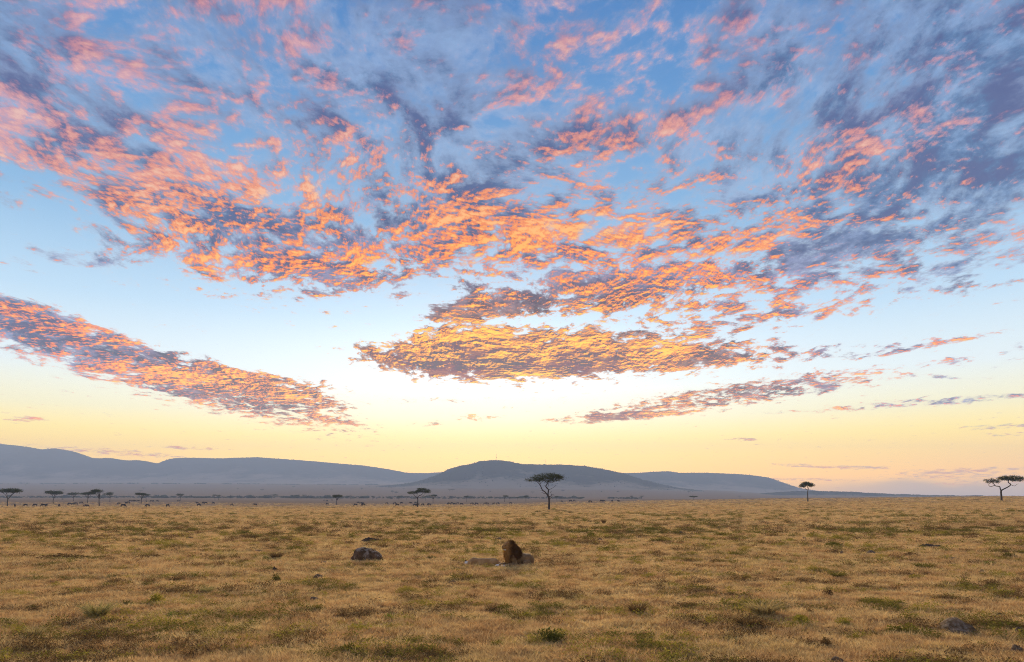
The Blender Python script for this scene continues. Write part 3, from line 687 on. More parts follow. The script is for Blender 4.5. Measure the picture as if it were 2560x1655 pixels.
def scatter(name, label, col, x, y, z, scl, rot, pick):
    """one stuff object: points that carry instances of the meshes in col"""
    n = len(x)
    me = bpy.data.meshes.new(name); me.vertices.add(n)
    me.vertices.foreach_set('co', np.stack([x, y, z], -1).astype(np.float32).ravel())
    a = me.attributes.new('scl', 'FLOAT_VECTOR', 'POINT'); a.data.foreach_set('vector', scl.astype(np.float32).ravel())
    a = me.attributes.new('rot', 'FLOAT_VECTOR', 'POINT'); a.data.foreach_set('vector', rot.astype(np.float32).ravel())
    a = me.attributes.new('pick', 'INT', 'POINT'); a.data.foreach_set('value', pick.astype(np.int32))
    o = link(bpy.data.objects.new(name, me))
    g = bpy.data.node_groups.new(name, 'GeometryNodeTree')
    g.interface.new_socket('Geometry', in_out='INPUT', socket_type='NodeSocketGeometry')
    g.interface.new_socket('Geometry', in_out='OUTPUT', socket_type='NodeSocketGeometry')
    gi, go = g.nodes.new('NodeGroupInput'), g.nodes.new('NodeGroupOutput')
    ci = g.nodes.new('GeometryNodeCollectionInfo'); ci.inputs['Collection'].default_value = col
    ci.inputs['Separate Children'].default_value = True; ci.inputs['Reset Children'].default_value = True
    ip = g.nodes.new('GeometryNodeInstanceOnPoints'); ip.inputs['Pick Instance'].default_value = True
    def attr(nm, t):
        k = g.nodes.new('GeometryNodeInputNamedAttribute'); k.data_type = t; k.inputs['Name'].default_value = nm
        return [s for s in k.outputs if s.enabled and s.name == 'Attribute'][0]
    g.links.new(gi.outputs[0], ip.inputs['Points']); g.links.new(ci.outputs[0], ip.inputs['Instance'])
    g.links.new(attr('pick', 'INT'), ip.inputs['Instance Index']); g.links.new(attr('rot', 'FLOAT_VECTOR'), ip.inputs['Rotation'])
    g.links.new(attr('scl', 'FLOAT_VECTOR'), ip.inputs['Scale']); g.links.new(ip.outputs[0], go.inputs[0])
    md = o.modifiers.new('scatter', 'NODES'); md.node_group = g
    tag(o, label, None, None, 'stuff')
    return o
def wedge(n, d0, d1, umax=0.86):
    D = d0 * (d1 / d0) ** rng.uniform(0, 1, n); u = rng.uniform(-umax, umax, n)
    return u * D, D
def free(x, y):
    k = np.ones(len(x), bool)
    for cx, cy, cr in CLEAR: k &= np.hypot(x - cx, y - cy) > cr
    return k
def rots(n, tilt=0.12):
    return np.stack([rng.uniform(-tilt, tilt, n), rng.uniform(-tilt, tilt, n), rng.uniform(0, 6.28, n)], -1)

# ------------------------------------------------------------------ things on the foreground plain
def rock_mesh(name, seed, flat, rough, mat, sub=4):
    bm = bmesh.new(); bmesh.ops.create_icosphere(bm, subdivisions=sub, radius=1.0)
    off = Vector((seed * 7.3, seed * 3.1, seed * 1.7))
    for v in bm.verts:
        n = v.co.normalized()
        d = 1 + rough * (mnoise.noise(n * 1.3 + off) * .8 + mnoise.noise(n * 3.1 + off) * .35 + mnoise.noise(n * 8 + off) * .12)
        c = mnoise.cell(n * 1.6 + off); d += rough * .25 * (c - .5)
        v.co = n * d
        if v.co.z < 0: v.co.z *= flat
    me = bpy.data.meshes.new(name); bm.to_mesh(me); bm.free(); me.materials.append(mat)
    me.polygons.foreach_set('use_smooth', [True] * len(me.polygons)); me.update(); return me
def mound_mesh(name, seed):
    n = 34; xs = np.linspace(-1.15, 1.15, n); X, Y = np.meshgrid(xs, xs)
    r = np.hypot(X, Y) + nfbm(X * 1.6 + seed, Y * 1.6, 3, seed) * .35
    Z = np.clip(1 - r ** 1.6, -.25, 1) * (0.72 + .5 * nfbm(X * 2.3, Y * 2.3 + seed, 4, seed + 3, .65)) + nfbm(X * 7, Y * 7, 2, seed + 8) * .14 * (r < 1)
    return grid_mesh(name, X, Y, np.maximum(Z, -.3), M['soil'])
ROCKS = [rock_mesh('stone', s, .5, .32, M['stone'], 3) for s in (2, 5, 9)]
MOUNDS = [mound_mesh('soil_mound', s) for s in (4, 12)]
def dome_set(nm, mats, leaf, n=680):
    return [mesh_from(nm, *leaf_dome(n, .5, .5, leaf, 47 + i + len(nm), lobes=5 + i), mats) for i in range(3)]
SH = {k: dome_set(nm, M[k], lf) for k, nm, lf in (('dkgreen', 'dark_green_shrub', .045), ('olive', 'olive_shrub', .045), ('green', 'green_cushion_plant', .04), ('herb', 'yellow_green_herb', .05), ('scrub', 'brown_shrub', .04))}
TU = {k: [mesh_from(nm, *blades(280, .28, .45, 1.0, .034, .75, 71 + i, 3), M[k]) for i in range(3)] for k, nm in (('straw', 'straw_tussock'), ('palegreen', 'pale_tussock'), ('olive', 'olive_tussock'), ('scrub', 'brown_tussock'))}
FG = []           # (name, mesh, px x, px base y, px width, px height, label, category, group)
def fg(kind, x, y, w, h, label):
    sets = {'dk': ('green_shrub', SH['dkgreen'], 'shrub'), 'ol': ('olive_shrub', SH['olive'], 'shrub'), 'gr': ('cushion_plant', SH['green'], 'plant'),
            'he': ('herb_clump', SH['herb'], 'plant'), 'br': ('brown_shrub', SH['scrub'], 'shrub'), 'ts': ('grass_tussock', TU['straw'], 'grass tuft'),
            'tp': ('grass_tussock', TU['palegreen'], 'grass tuft'), 'to': ('grass_tussock', TU['olive'], 'grass tuft'), 'tb': ('grass_tussock', TU['scrub'], 'grass tuft'),
            'st': ('stone', ROCKS, 'rock'), 'mo': ('soil_mound', MOUNDS, 'mound')}
    FG.append((kind, x, y, w, h, label) + sets[kind])
fg('to', 124, 1412, 30, 13, 'olive grass tussock below the dark strip at the left edge')
fg('dk', 690, 1456, 40, 24, 'round dark green shrub left of the boulder and nearer the camera')
fg('tb', 688, 1396, 34, 21, 'upright brown tussock level with the boulder, far to its left')
fg('gr', 662, 1398, 22, 12, 'small green plant touching the upright brown tussock on its left')
fg('to', 610, 1406, 22, 10, 'small olive tuft left of the upright brown tussock')
fg('tp', 513, 1484, 34, 20, 'pale green tuft left of the round dark green shrub and lower')
fg('he', 385, 1512, 64, 30, 'mossy yellow-green clump in the lower left scrub')
fg('dk', 318, 1518, 58, 18, 'dark green low clump just left of the mossy yellow-green clump')
fg('gr', 424, 1546, 62, 20, 'bright green cushion plant in the lower left scrub')
fg('tp', 232, 1548, 62, 46, 'tall pale wispy tussock leaning right in the lower left')
fg('ts', 80, 1600, 40, 40, 'tall yellow grass stalks near the lower left corner')
fg('dk', 70, 1524, 40, 16, 'dark green clump near the left edge above the yellow stalks')
fg('br', 190, 1522, 36, 20, 'dark brown clump left of the pale wispy tussock')
fg('br', 108, 1580, 40, 20, 'dark brown clump right of the tall yellow stalks')
fg('st', 794, 1448, 34, 13, 'grey stone below the boulder on its left side')
fg('st', 809, 1409, 28, 9, 'low grey stone at the left foot of the boulder')
fg('st', 783, 1506, 36, 12, 'flat grey stone half sunk in grass, well below the boulder')
fg('st', 643, 1378, 36, 8, 'flat grey slab left of the boulder beyond the brown tussock')
fg('mo', 473, 1347, 40, 6, 'thin dark soil patch far left of the boulder')
fg('mo', 684, 1428, 22, 14, 'brown soil heap right behind the round dark green shrub')
fg('br', 150, 1398, 200, 18, 'long dark brown strip of scrub at the left edge')
fg('br', 370, 1396, 120, 16, 'dark brown scrub strip right of the left edge strip')
fg('dk', 1083, 1400, 56, 11, 'dark green low clump between the boulder and the lions')
fg('st', 1130, 1463, 25, 10, 'small grey stone below the lioness')
fg('mo', 926, 1354, 66, 11, 'wide dark soil mound behind the boulder')
fg('dk', 1373, 1614, 100, 44, 'large dark green bush at the bottom middle')
fg('gr', 969, 1554, 60, 24, 'green leafy herb at the bottom, below the boulder')
fg('gr', 1341, 1650, 46, 20, 'green herb at the bottom edge under the large dark bush')
fg('ol', 1242, 1628, 50, 26, 'olive bush left of the large dark green bush')
fg('ol', 872, 1640, 70, 34, 'olive bush at the bottom edge left of the middle')
fg('br', 1225, 1532, 40, 20, 'dark brown shrub in the lower middle below the lions')
fg('tb', 1595, 1538, 46, 32, 'spiky brown tussock in the lower right of the middle')
fg('ol', 1480, 1343, 40, 14, 'dark olive clump right of the lion and farther off')
fg('ol', 1650, 1358, 70, 14, 'wide olive clump right of the lion, second of the row')
fg('st', 1502, 1352, 22, 7, 'dark stone just below the dark olive clump')
fg('st', 1529, 1353, 9, 6, 'smallest dark stone right of the dark olive clump')
fg('st', 1247, 1351, 24, 8, 'grey stone on the plain right behind the lion')
fg('st', 1072, 1360, 14, 5, 'tiny grey stone above the lioness')
fg('mo', 1245, 1329, 20, 6, 'small dark mound far behind the lion')
fg('st', 1702, 1336, 22, 8, 'grey stone far right of the lion, beyond the olive clumps')
fg('tb', 1510, 1310, 12, 12, 'little brown stump-like tuft in the distance right of the lion')
fg('ol', 1800, 1340, 52, 13, 'olive clump beyond the stones, middle right')
fg('st', 2012, 1349, 15, 8, 'single dark stone on the middle right of the plain')
fg('ol', 2092, 1369, 90, 15, 'long olive clump on the right of the plain')
fg('st', 2106, 1389, 18, 9, 'dark stone below the long olive clump, left one')
fg('st', 2182, 1388, 34, 10, 'wider dark stone below the long olive clump, right one')
fg('mo', 2332, 1371, 96, 9, 'long low dark earth bank on the right')
fg('br', 2285, 1394, 76, 13, 'dark brown clump below the long earth bank')
fg('to', 2321, 1425, 46, 20, 'olive tussock on the right below the dark brown clump')
fg('gr', 2483, 1418, 50, 16, 'green clump near the right edge above the dark rock')
fg('dk', 2527, 1399, 48, 17, 'dark green shrub close to the right edge')
fg('st', 2382, 1402, 44, 9, 'long grey stone lying near the right edge')
fg('st', 2460, 1437, 27, 12, 'dark rock below the green clump near the right edge')
fg('to', 2099, 1448, 36, 18, 'green-brown tussock in the right middle ground')
fg('br', 2075, 1498, 44, 26, 'brown bush in the right foreground behind the herbs')
fg('ts', 1917, 1545, 84, 40, 'large yellow grass tussock in the right foreground')
fg('tb', 1880, 1574, 66, 34, 'dark brown tussock in front of the large yellow one')
fg('he', 2007, 1564, 60, 30, 'yellow-green herb clump right of the yellow tussock')
fg('he', 2115, 1570, 62, 30, 'yellow-green herb clump, second to the right of the yellow tussock')
fg('ol', 2265, 1588, 116, 36, 'largest olive bush of the right foreground, left of the rock')
fg('ol', 2241, 1516, 84, 20, 'olive bush behind the largest olive bush')
fg('br', 2026, 1538, 34, 24, 'dark brown shrub behind the yellow-green herbs')
fg('br', 2072, 1618, 50, 32, 'dark brown shrub in front of the yellow-green herbs')
fg('mo', 2505, 1545, 54, 9, 'flat dark soil streak near the right edge above the rock')
fg('st', 2416, 1590, 124, 36, 'broad grey-brown rock in the lower right corner')
fg('st', 2556, 1592, 30, 22, 'dark stone cut by the right edge, upper one')
fg('st', 2552, 1640, 46, 30, 'dark stone cut by the right edge, lower one')
fg('st', 2100, 1664, 46, 18, 'dark stone cut by the bottom edge')
fg('dk', 1373, 1281, 0, 0, '')       # placeholder for the bush under the big acacia, sized below
FG.pop()
def place_fg():
    cnt = {}
    for (kind, x, y, w, h, label, name, meshes, cat) in FG:
        X, D = spot(x, min(y, 1662)); k = cnt.get(kind, 0); cnt[kind] = k + 1
        me = meshes[k % len(meshes)]; u = D / 1707.0
        o = link(bpy.data.objects.new(name, me))
        sx = w * u; sz = h * u
        wide = kind in ('br', 'mo', 'ol', 'dk') and w > 2.6 * h
        if kind in ('st', 'mo'): o.scale = (sx / 2.1, (sx / 2.1) * (.45 if wide else .75), sz * (.95 if kind == 'st' else 1.2))
        elif kind[0] == 't': o.scale = (sx / .95, sx / .95, sz * 1.15)
        else: o.scale = (sx / 1.15, (sx / 1.15) * (.5 if wide else .9), sz * 2.0)
        yb = D + (0.3 * sx if not wide else .12 * sx)
        o.location = (X, yb, Tf(X, yb) - (.12 * sz if kind == 'st' else .01)); o.rotation_euler = (0, 0, (k * 2.4 if not wide else (k % 3 - 1) * .15))
        tag(o, label, cat, {'st': 'stones scattered on the plain', 'mo': 'soil mounds on the plain'}.get(kind, 'tufts and shrubs of the plain'))
        if kind in ('st', 'mo'): CLEAR.append((X, yb, sx * .36))
place_fg()
# the boulder beside the lions
bX, bD = spot(911, 1405)
bo = link(bpy.data.objects.new('boulder', rock_mesh('boulder', 17, .5, .13, M['boulder'], 5)))
for v in bo.data.vertices:                                          # one long dome, steeper to the left, cracked on the right
    x, y, z = v.co
    v.co.z = z * (1 - .18 * max(0, x)) - (.05 if abs(x - .28 - .12 * z) < .05 and z > .2 else 0)
bo.scale = (.78, .58, .70); bo.location = (bX, bD + .45, Tf(bX, bD + .45) - .04)
tag(bo, 'large dark boulder with pale streaked top beside the lions', 'rock')
CLEAR.append((bX, bD + .45, .6))
bt = link(bpy.data.objects.new('brown_shrub', SH['scrub'][1])); x_, y_ = bX + .62, bD + .22
bt.location = (x_, y_, Tf(x_, y_)); bt.scale = (.5, .4, .55); tag(bt, 'brown shrub leaning against the right end of the boulder', 'shrub', 'tufts and shrubs of the plain')
# ------------------------------------------------------------------ acacias
def tube(V, F, pts, radii, sides=7):
    b = len(V); n = len(pts)
    for i, p in enumerate(pts):
        d = (pts[min(i + 1, n - 1)] - pts[max(i - 1, 0)]).normalized(); a = d.orthogonal().normalized(); c = d.cross(a)
        if i and a.dot(prev) < 0.2: pass
        if i:                                      # keep the rings from twisting
            a = (prev - d * prev.dot(d)).normalized(); c = d.cross(a)
        prev = a
        for k in range(sides):
            t = 2 * math.pi * k / sides; V.append(p + (a * math.cos(t) + c * math.sin(t)) * radii[i])
    for i in range(n - 1):
        for k in range(sides):
            k2 = (k + 1) % sides; F.append((b + i * sides + k, b + i * sides + k2, b + (i + 1) * sides + k2, b + (i + 1) * sides + k))
    F.append(tuple(b + (n - 1) * sides + k for k in range(sides))); F.append(tuple(b + k for k in reversed(range(sides))))
def smooth_path(pts, radii, sub=4):
    P = [Vector(p) for p in pts]; out = []; rr = []
    for i in range(len(P) - 1):
        p0, p1, p2, p3 = P[max(i - 1, 0)], P[i], P[i + 1], P[min(i + 2, len(P) - 1)]
        for k in range(sub):
            t = k / sub
            out.append(0.5 * ((2 * p1) + (p2 - p0) * t + (2 * p0 - 5 * p1 + 4 * p2 - p3) * t * t + (3 * p1 - p0 - 3 * p2 + p3) * t ** 3))
            rr.append(radii[i] * (1 - t) + radii[i + 1] * t)
    return out + [P[-1]], rr + [radii[-1]]
def crown_mesh(name, lobes, n, leaf, seed, mat):
    """leaf sprays in flat layered lobes (cx, cy, cz, rx, ry, rz); sprays sit at twig ends so gaps stay open"""
    r = random.Random(seed); V = []; F = []
    wts = [l[3] * l[4] for l in lobes]
    per = 14
    for _ in range(n // per):
        cx, cy, cz, rx, ry, rz = r.choices(lobes, wts)[0]
        a = r.uniform(0, 6.283); q = math.sqrt(r.random()); z = r.uniform(-1, 1)
        edge = (1 - q ** 2.4) ** .5
        c0 = Vector((cx + math.cos(a) * q * rx, cy + math.sin(a) * q * ry, cz + rz * (z * edge * .9 - .15 * q)))
        c0.z += .25 * rz * mnoise.noise(Vector((c0.x * 1.1, c0.y * 1.1, seed)))
        for _ in range(per):
            c = c0 + Vector((r.gauss(0, 1), r.gauss(0, 1), r.gauss(0, .55))) * leaf * 2.0
            nn = Vector((r.gauss(0, .7), r.gauss(0, .7), 1)).normalized(); t = nn.orthogonal().normalized(); t.rotate(Matrix.Rotation(r.uniform(0, 6.28), 3, nn)); b = nn.cross(t)
            s = leaf * r.uniform(.5, 1.25); i = len(V)
            V += [c - t * s, c + b * s * .45 + nn * s * .1, c + t * s, c - b * s * .45]; F.append((i, i + 1, i + 2, i + 3))
    return mesh_from(name, V, F, mat)
def tree_thing(name, label, loc, limbs, lobes, n, leaf, seed, rz=0.0, group=None, cat='tree'):
    root = empty(name, loc, rz)
    V, F = [], []
    for pts, rad in limbs:
        P, Q = smooth_path(pts, rad); tube(V, F, P, Q)
    link(bpy.data.objects.new('trunk', mesh_from('trunk', V, F, M['bark'], True)), root)
    link(bpy.data.objects.new('crown', crown_mesh('crown', lobes, n, leaf, seed, M['acacia'])), root)
    tag(root, label, cat, group)
    return root
# the big tree in the middle, limb by limb (metres; x right, z up)
K = 0.0083
def q(x, y, d=0.0): return ((x - 985) * K, d, (1368 - y) * K)
big = [
 ([q(985, 1385), q(980, 1260), q(985, 1120), q(978, 1030), q(962, 980)], [.29, .23, .21, .22, .18]),
 ([q(970, 1010), q(950, 930, .1), q(965, 800, .2), q(920, 750, .3), q(893, 700, .35), q(930, 640, .3), q(965, 560, .3), q(990, 500, .3)], [.19, .16, .125, .12, .11, .10, .09, .05]),
 ([q(960, 990), q(925, 930, -.2), q(880, 870, -.4), q(800, 810, -.6), q(765, 740, -.7), q(725, 660, -.7), q(680, 610, -.8), q(620, 560, -.9)], [.16, .13, .12, .11, .10, .09, .08, .04]),
 ([q(725, 660, -.7), q(760, 600, -.4), q(830, 560, -.2), q(900, 520, 0)], [.06, .055, .045, .02]),
 ([q(968, 800, .2), q(1040, 770, 0), q(1110, 730, -.1), q(1160, 680, -.2), q(1200, 672, -.2)], [.05, .045, .03, .025, .012]),
 ([q(955, 780, .2), q(950, 730, .5), q(975, 660, .7), q(968, 600, .8), q(990, 540, .9)], [.05, .04, .035, .03, .02]),
 ([q(985, 990), q(1030, 970, .2), q(1060, 940, .3), q(1115, 932, .3)], [.10, .08, .055, .02]),
 ([q(1000, 1040), q(1045, 1015, -.3), q(1062, 975, -.4), q(1125, 965, -.5)], [.085, .06, .05, .015]),
 ([q(1050, 950, .3), q(1035, 890, .4), q(1015, 860, .5), q(1045, 850, .5), q(1075, 820, .5)], [.045, .035, .03, .022, .01]),
 ([q(900, 910, -.3), q(840, 900, -.2), q(765, 862, -.1)], [.07, .045, .012]),
 ([q(800, 815, -.6), q(770, 780, -.8), q(712, 740, -.9)], [.045, .03, .01]),
 ([q(830, 840, -.5), q(780, 825, -.3), q(720, 802, -.2)], [.04, .025, .01]),
 ([q(960, 580, .3), q(1010, 600, .2), q(1070, 600, .1), q(1110, 570, 0), q(1160, 540, 0)], [.055, .045, .04, .03, .015]),
 ([q(935, 640, .3), q(900, 580, .8), q(860, 540, 1.3), q(820, 500, 1.8)], [.06, .05, .035, .015]),
 ([q(965, 580, .3), q(1050, 520, 1.0), q(1120, 480, 1.6)], [.05, .035, .015]),
]
lob = [(-.6, 0, 7.7, 3.6, 3.4, .95), (-3.2, -.3, 7.1, 2.1, 2.0, .60), (1.5, .2, 7.5, 2.2, 2.3, 1.0), (-.9, .9, 7.15, 2.8, 2.4, .75), (.1, -.8, 7.95, 2.5, 2.0, .75), (2.4, .1, 7.7, .95, 1.1, .5), (-4.6, -.2, 6.95, 1.0, 1.0, .34)]
X, D = spot(1373, 1274.5)
sc = D / 1707.0 * 97 / 8.85
t = tree_thing('acacia_tree', 'large flat-topped acacia with forked bare trunk in front of the middle hill', (X, D, Tf(X, D) - .05), big, lob, 10500, .10, 3, 0, 'acacias on the plain'); t.scale = (sc,) * 3
b = link(bpy.data.objects.new('green_shrub', SH['green'][2])); b.location = (X + 1.05, D - .3, Tf(X + 1.05, D - .3) - .02); b.scale = (1.75, 1.5, 1.35)
tag(b, 'green bush at the foot of the large acacia', 'shrub', 'tufts and shrubs of the plain')
X2, D2 = spot(1428, 1283); b = link(bpy.data.objects.new('green_shrub', SH['dkgreen'][1])); b.location = (X2, D2, Tf(X2, D2)); b.scale = (1.3, 1.1, .8)
tag(b, 'small dark green bush right of the large acacia and nearer', 'shrub', 'tufts and shrubs of the plain')

# right edge tree: forked, a small crown on the left arm and a wide one on the right
k2 = 0.0321
def q2(x, y, d=0.0): return ((x - 2174) * k2, d, (603 - y) * k2)
two = [([q2(2174, 612), q2(2174, 560), q2(2170, 520), q2(2172, 500)], [.33, .25, .23, .22]),
 ([q2(2172, 505), q2(2165, 485, .1), q2(2160, 465, .2), q2(2125, 458, .3), q2(2110, 440, .3), q2(2085, 420, .2), q2(2060, 400, 0)], [.18, .15, .13, .12, .09, .07, .03]),
 ([q2(2115, 455, .3), q2(2085, 465, .5), q2(2070, 450, .6), q2(2080, 435, .5), q2(2110, 410, .4)], [.09, .07, .06, .05, .02]),
 ([q2(2172, 500), q2(2195, 485, -.2), q2(2230, 465, -.4), q2(2248, 445, -.4), q2(2228, 425, -.3), q2(2240, 400, -.2), q2(2270, 380, 0)], [.2, .17, .15, .14, .12, .10, .04]),
 ([q2(2248, 447, -.4), q2(2280, 460, -.5), q2(2300, 445, -.6), q2(2315, 440, -.7)], [.08, .06, .04, .02]),
 ([q2(2240, 405, -.2), q2(2290, 410, .3), q2(2330, 395, .6)], [.07, .05, .02]), ([q2(2235, 410, -.2), q2(2200, 395, -.9), q2(2180, 380, -1.2)], [.06, .04, .02])]
lob2 = [(2.6, 0, 7.0, 3.2, 3.0, .80), (4.6, .2, 6.5, 1.8, 1.8, .7), (1.2, -.2, 6.9, 1.9, 1.8, .6), (-2.7, .1, 6.2, 1.9, 1.8, .80), (-1.6, -.1, 6.0, .9, 1.0, .5)]
X, D = spot(2504, 1252.5); t = tree_thing('acacia_tree', 'forked acacia with two flat crowns at the right edge', (X, D, Tf(X, D) - .05), two, lob2, 7000, .13, 8, 0, 'acacias on the plain'); t.scale = (D / 1707.0 * 67.5 / 7.9,) * 3
# slim tree right of the hills
k3 = .0405
def q3(x, y, d=0.0): return ((x - 373) * k3, d, (608 - y) * k3)
thr = [([q3(374, 614), q3(373, 560), q3(373, 510), q3(378, 490)], [.26, .19, .16, .13]), ([q3(378, 492), q3(372, 470, .1), q3(372, 440, .1)], [.1, .08, .03]), ([q3(376, 495), q3(350, 488, -.3), q3(338, 472, -.4), q3(320, 450, -.3)], [.09, .08, .07, .03]), ([q3(378, 490), q3(384, 475, .3), q3(400, 450, .5)], [.09, .07, .03])]
lob3 = [(-.3, 0, 6.7, 2.3, 2.2, .85), (-2.1, .1, 6.0, 1.2, 1.2, .6), (1.4, .1, 6.3, 1.1, 1.3, .6), (-.6, -.3, 7.3, 1.3, 1.2, .4)]
X, D = spot(2019.6, 1254); t = tree_thing('acacia_tree', 'slim acacia with round crown alone below the right end of the hills', (X, D, Tf(X, D) - .05), thr, lob3, 4500, .15, 12, 0, 'acacias on the plain'); t.scale = (D / 1707.0 * 52.5 / 8.0,) * 3
# the two-lobed tree left of the middle
k4 = .0425
def q4(x, y, d=0.0): return ((x - 1502) * k4, d, (663 - y) * k4)
fou = [([q4(1502, 668), q4(1503, 620), q4(1505, 590), q4(1500, 570)], [.3, .24, .2, .18]), ([q4(1502, 580), q4(1480, 558, -.3), q4(1474, 545, -.5), q4(1455, 530, -.7)], [.14, .12, .1, .04]),
 ([q4(1502, 575), q4(1512, 555, .2), q4(1535, 545, .3), q4(1555, 525, .4)], [.15, .12, .1, .04]), ([q4(1500, 570), q4(1495, 550, .5), q4(1500, 520, .9)], [.11, .08, .03]), ([q4(1525, 570, 0), q4(1545, 560, -.4), q4(1575, 540, -.8)], [.06, .06, .03])]
lob4 = [(2.4, 0, 6.9, 2.7, 2.4, .85), (-2.0, 0, 6.0, 2.0, 1.9, .62), (3.6, .2, 6.2, 1.4, 1.4, .6), (.6, .3, 6.5, 1.6, 1.6, .5), (1.5, -.4, 7.4, 1.5, 1.4, .35)]
X, D = spot(1043.8, 1268.5); t = tree_thing('acacia_tree', 'dark two-lobed acacia with grazing animals around its trunk, left of the middle', (X, D, Tf(X, D) - .05), fou, lob4, 5500, .15, 15, 0, 'acacias on the plain'); t.scale = (D / 1707.0 * 50 / 8.0,) * 3

# smaller acacias, each grown from its own seed: (trunk x, base y, top y, crown x0, crown x1, label)
def grown(px, by, ty, x0, x1, label, seed, lean=0.0, dead=False):
    X, D = spot(px, by); u = D / 1707.0; H = (by - ty) * u; W = (x1 - x0) * u; off = ((x0 + x1) / 2 - px) * u
    r = random.Random(seed); fork = H * r.uniform(.38, .5); th = H * r.uniform(.16, .22); cz = H - th * .55
    j = lambda s: r.uniform(-s, s)
    limbs = [([(0, 0, -.1), (j(.03) * H, j(.03) * H, fork * .5), (j(.04) * H, j(.03) * H, fork)], [H * .034, H * .025, H * .022])]
    p0 = limbs[0][0][-1]
    for k in range(r.randint(4, 6)):
        a = k * 1.2566 + j(.5); rr_ = W * .5 * r.uniform(.45, .85)
        e = (off + math.cos(a) * rr_, math.sin(a) * rr_ * .9, cz - th * .1)
        m1 = (p0[0] + (e[0] - p0[0]) * .35 + j(.04) * H, p0[1] + (e[1] - p0[1]) * .35 + j(.04) * H, fork + (cz - fork) * .5)
        m2 = (p0[0] + (e[0] - p0[0]) * .7 + j(.03) * H, p0[1] + (e[1] - p0[1]) * .7, fork + (cz - fork) * .8)
        limbs.append(([p0, m1, m2, e], [H * .017, H * .014, H * .010, H * .004]))
    if dead:
        limbs.append(([p0, (p0[0] + .12 * H, .03 * H, fork * 1.15), (p0[0] + .25 * H, .02 * H, fork * 1.1), (p0[0] + .3 * H, 0, fork * 1.35)], [H * .016, H * .012, H * .009, H * .003]))
    lobes = [(off, 0, cz, W * .44, W * .4, th * .68)]
    for k in range(4):
        a = r.uniform(0, 6.28); lobes.append((off + math.cos(a) * W * .25, math.sin(a) * W * .22, cz + j(.35) * th, W * r.uniform(.2, .3), W * .25, th * r.uniform(.4, .65)))
    n = 3600 if D < 450 else (2000 if D < 700 else 1200)
    return tree_thing('acacia_tree', label, (X, D, Tf(X, D) - .05), limbs, lobes, n, max(.16, W * .026), seed, 0, 'acacias on the plain')
ROW = [
 (18.3, 1266, 1222, -3, 51, 'wide umbrella acacia cut by the left edge'), (133.5, 1259, 1228, 115.5, 157, 'leaning flat acacia, second from the left edge'),
 (183.5, 1253, 1232, 168, 201.5, 'thin-stemmed flat acacia left of the close pair near the left edge'), (219, 1258, 1231, 203, 237, 'left tree of the close pair of acacias near the left edge'),
 (248, 1265, 1224, 228, 258, 'right, taller tree of the close pair, with a broken side branch'), (274.6, 1255, 1231, 259, 285, 'small flat acacia right of the close pair'),
 (352.5, 1260, 1232, 340, 366, 'acacia standing alone in the left herd with a fainter one behind it'), (365, 1251, 1235, 359, 377, 'faint small acacia behind the one standing in the left herd'),
 (451, 1251.6, 1234, 440, 460, 'small umbrella acacia on its own in the left third of the plain'), (537, 1250.6, 1236, 529, 541, 'left trunk of the far pair of small acacias'),
 (546, 1250.8, 1236.5, 540, 553, 'right trunk of the far pair of small acacias'), (841.5, 1262, 1237, 831.6, 856.6, 'dark acacia with dead lower twigs left of the two-lobed one'),
 (679, 1247.2, 1236, 673, 694, 'far flat acacia over the bush line, left of the dark twiggy one'), (745, 1247.5, 1237, 737, 750, 'far acacia, left one of two over the bush line'),
 (760, 1247.8, 1237, 755, 767, 'far acacia, right one of two over the bush line'), (876.5, 1248.4, 1239, 866, 880.5, 'small far acacia right of the dark twiggy one'),
 (931.5, 1250, 1240, 928, 935, 'tiny wedge-shaped far acacia left of the two-lobed tree'), (997, 1250, 1239.6, 992, 1008, 'far umbrella acacia just left of the two-lobed tree'),
 (1016, 1251, 1241, 1010, 1023, 'faint far acacia under the left lobe of the two-lobed tree'), (1064, 1252, 1241, 1056, 1071, 'faint far acacia right behind the two-lobed tree'),
 (1082.8, 1258, 1237, 1072.6, 1094, 'flat acacia close right of the two-lobed tree'), (1165.8, 1255, 1240, 1158.6, 1170.6, 'small acacia below the left slope of the middle hill'),
 (1261.5, 1255, 1237.7, 1257, 1272, 'acacia below the top of the middle hill, left of the large one'), (1273, 1251.5, 1244, 1270, 1277, 'tiny bush-like acacia right of the one below the hilltop'),
 (1294.8, 1252.5, 1242.5, 1287.5, 1299, 'faint acacia left of the round-crowned one beside the large tree'), (1314.4, 1254, 1240, 1310, 1320, 'small round-crowned acacia beside the large tree on its left'),
 (1390.7, 1251.5, 1241, 1386, 1395.5, 'thin faint acacia just right of the large tree'), (1579, 1248.6, 1239, 1575, 1583, 'far thin acacia right of the dark bush line'),
 (1604.6, 1248, 1239.6, 1599, 1610, 'far acacia with round crown right of the dark bush line'), (1734, 1249, 1240, 1724, 1745, 'low wide umbrella acacia by itself right of the middle'),
]
for i, (px, by, ty, x0, x1, lb) in enumerate(ROW): grown(px, by, ty, x0, x1, lb, 200 + i, dead=i in (4, 11))

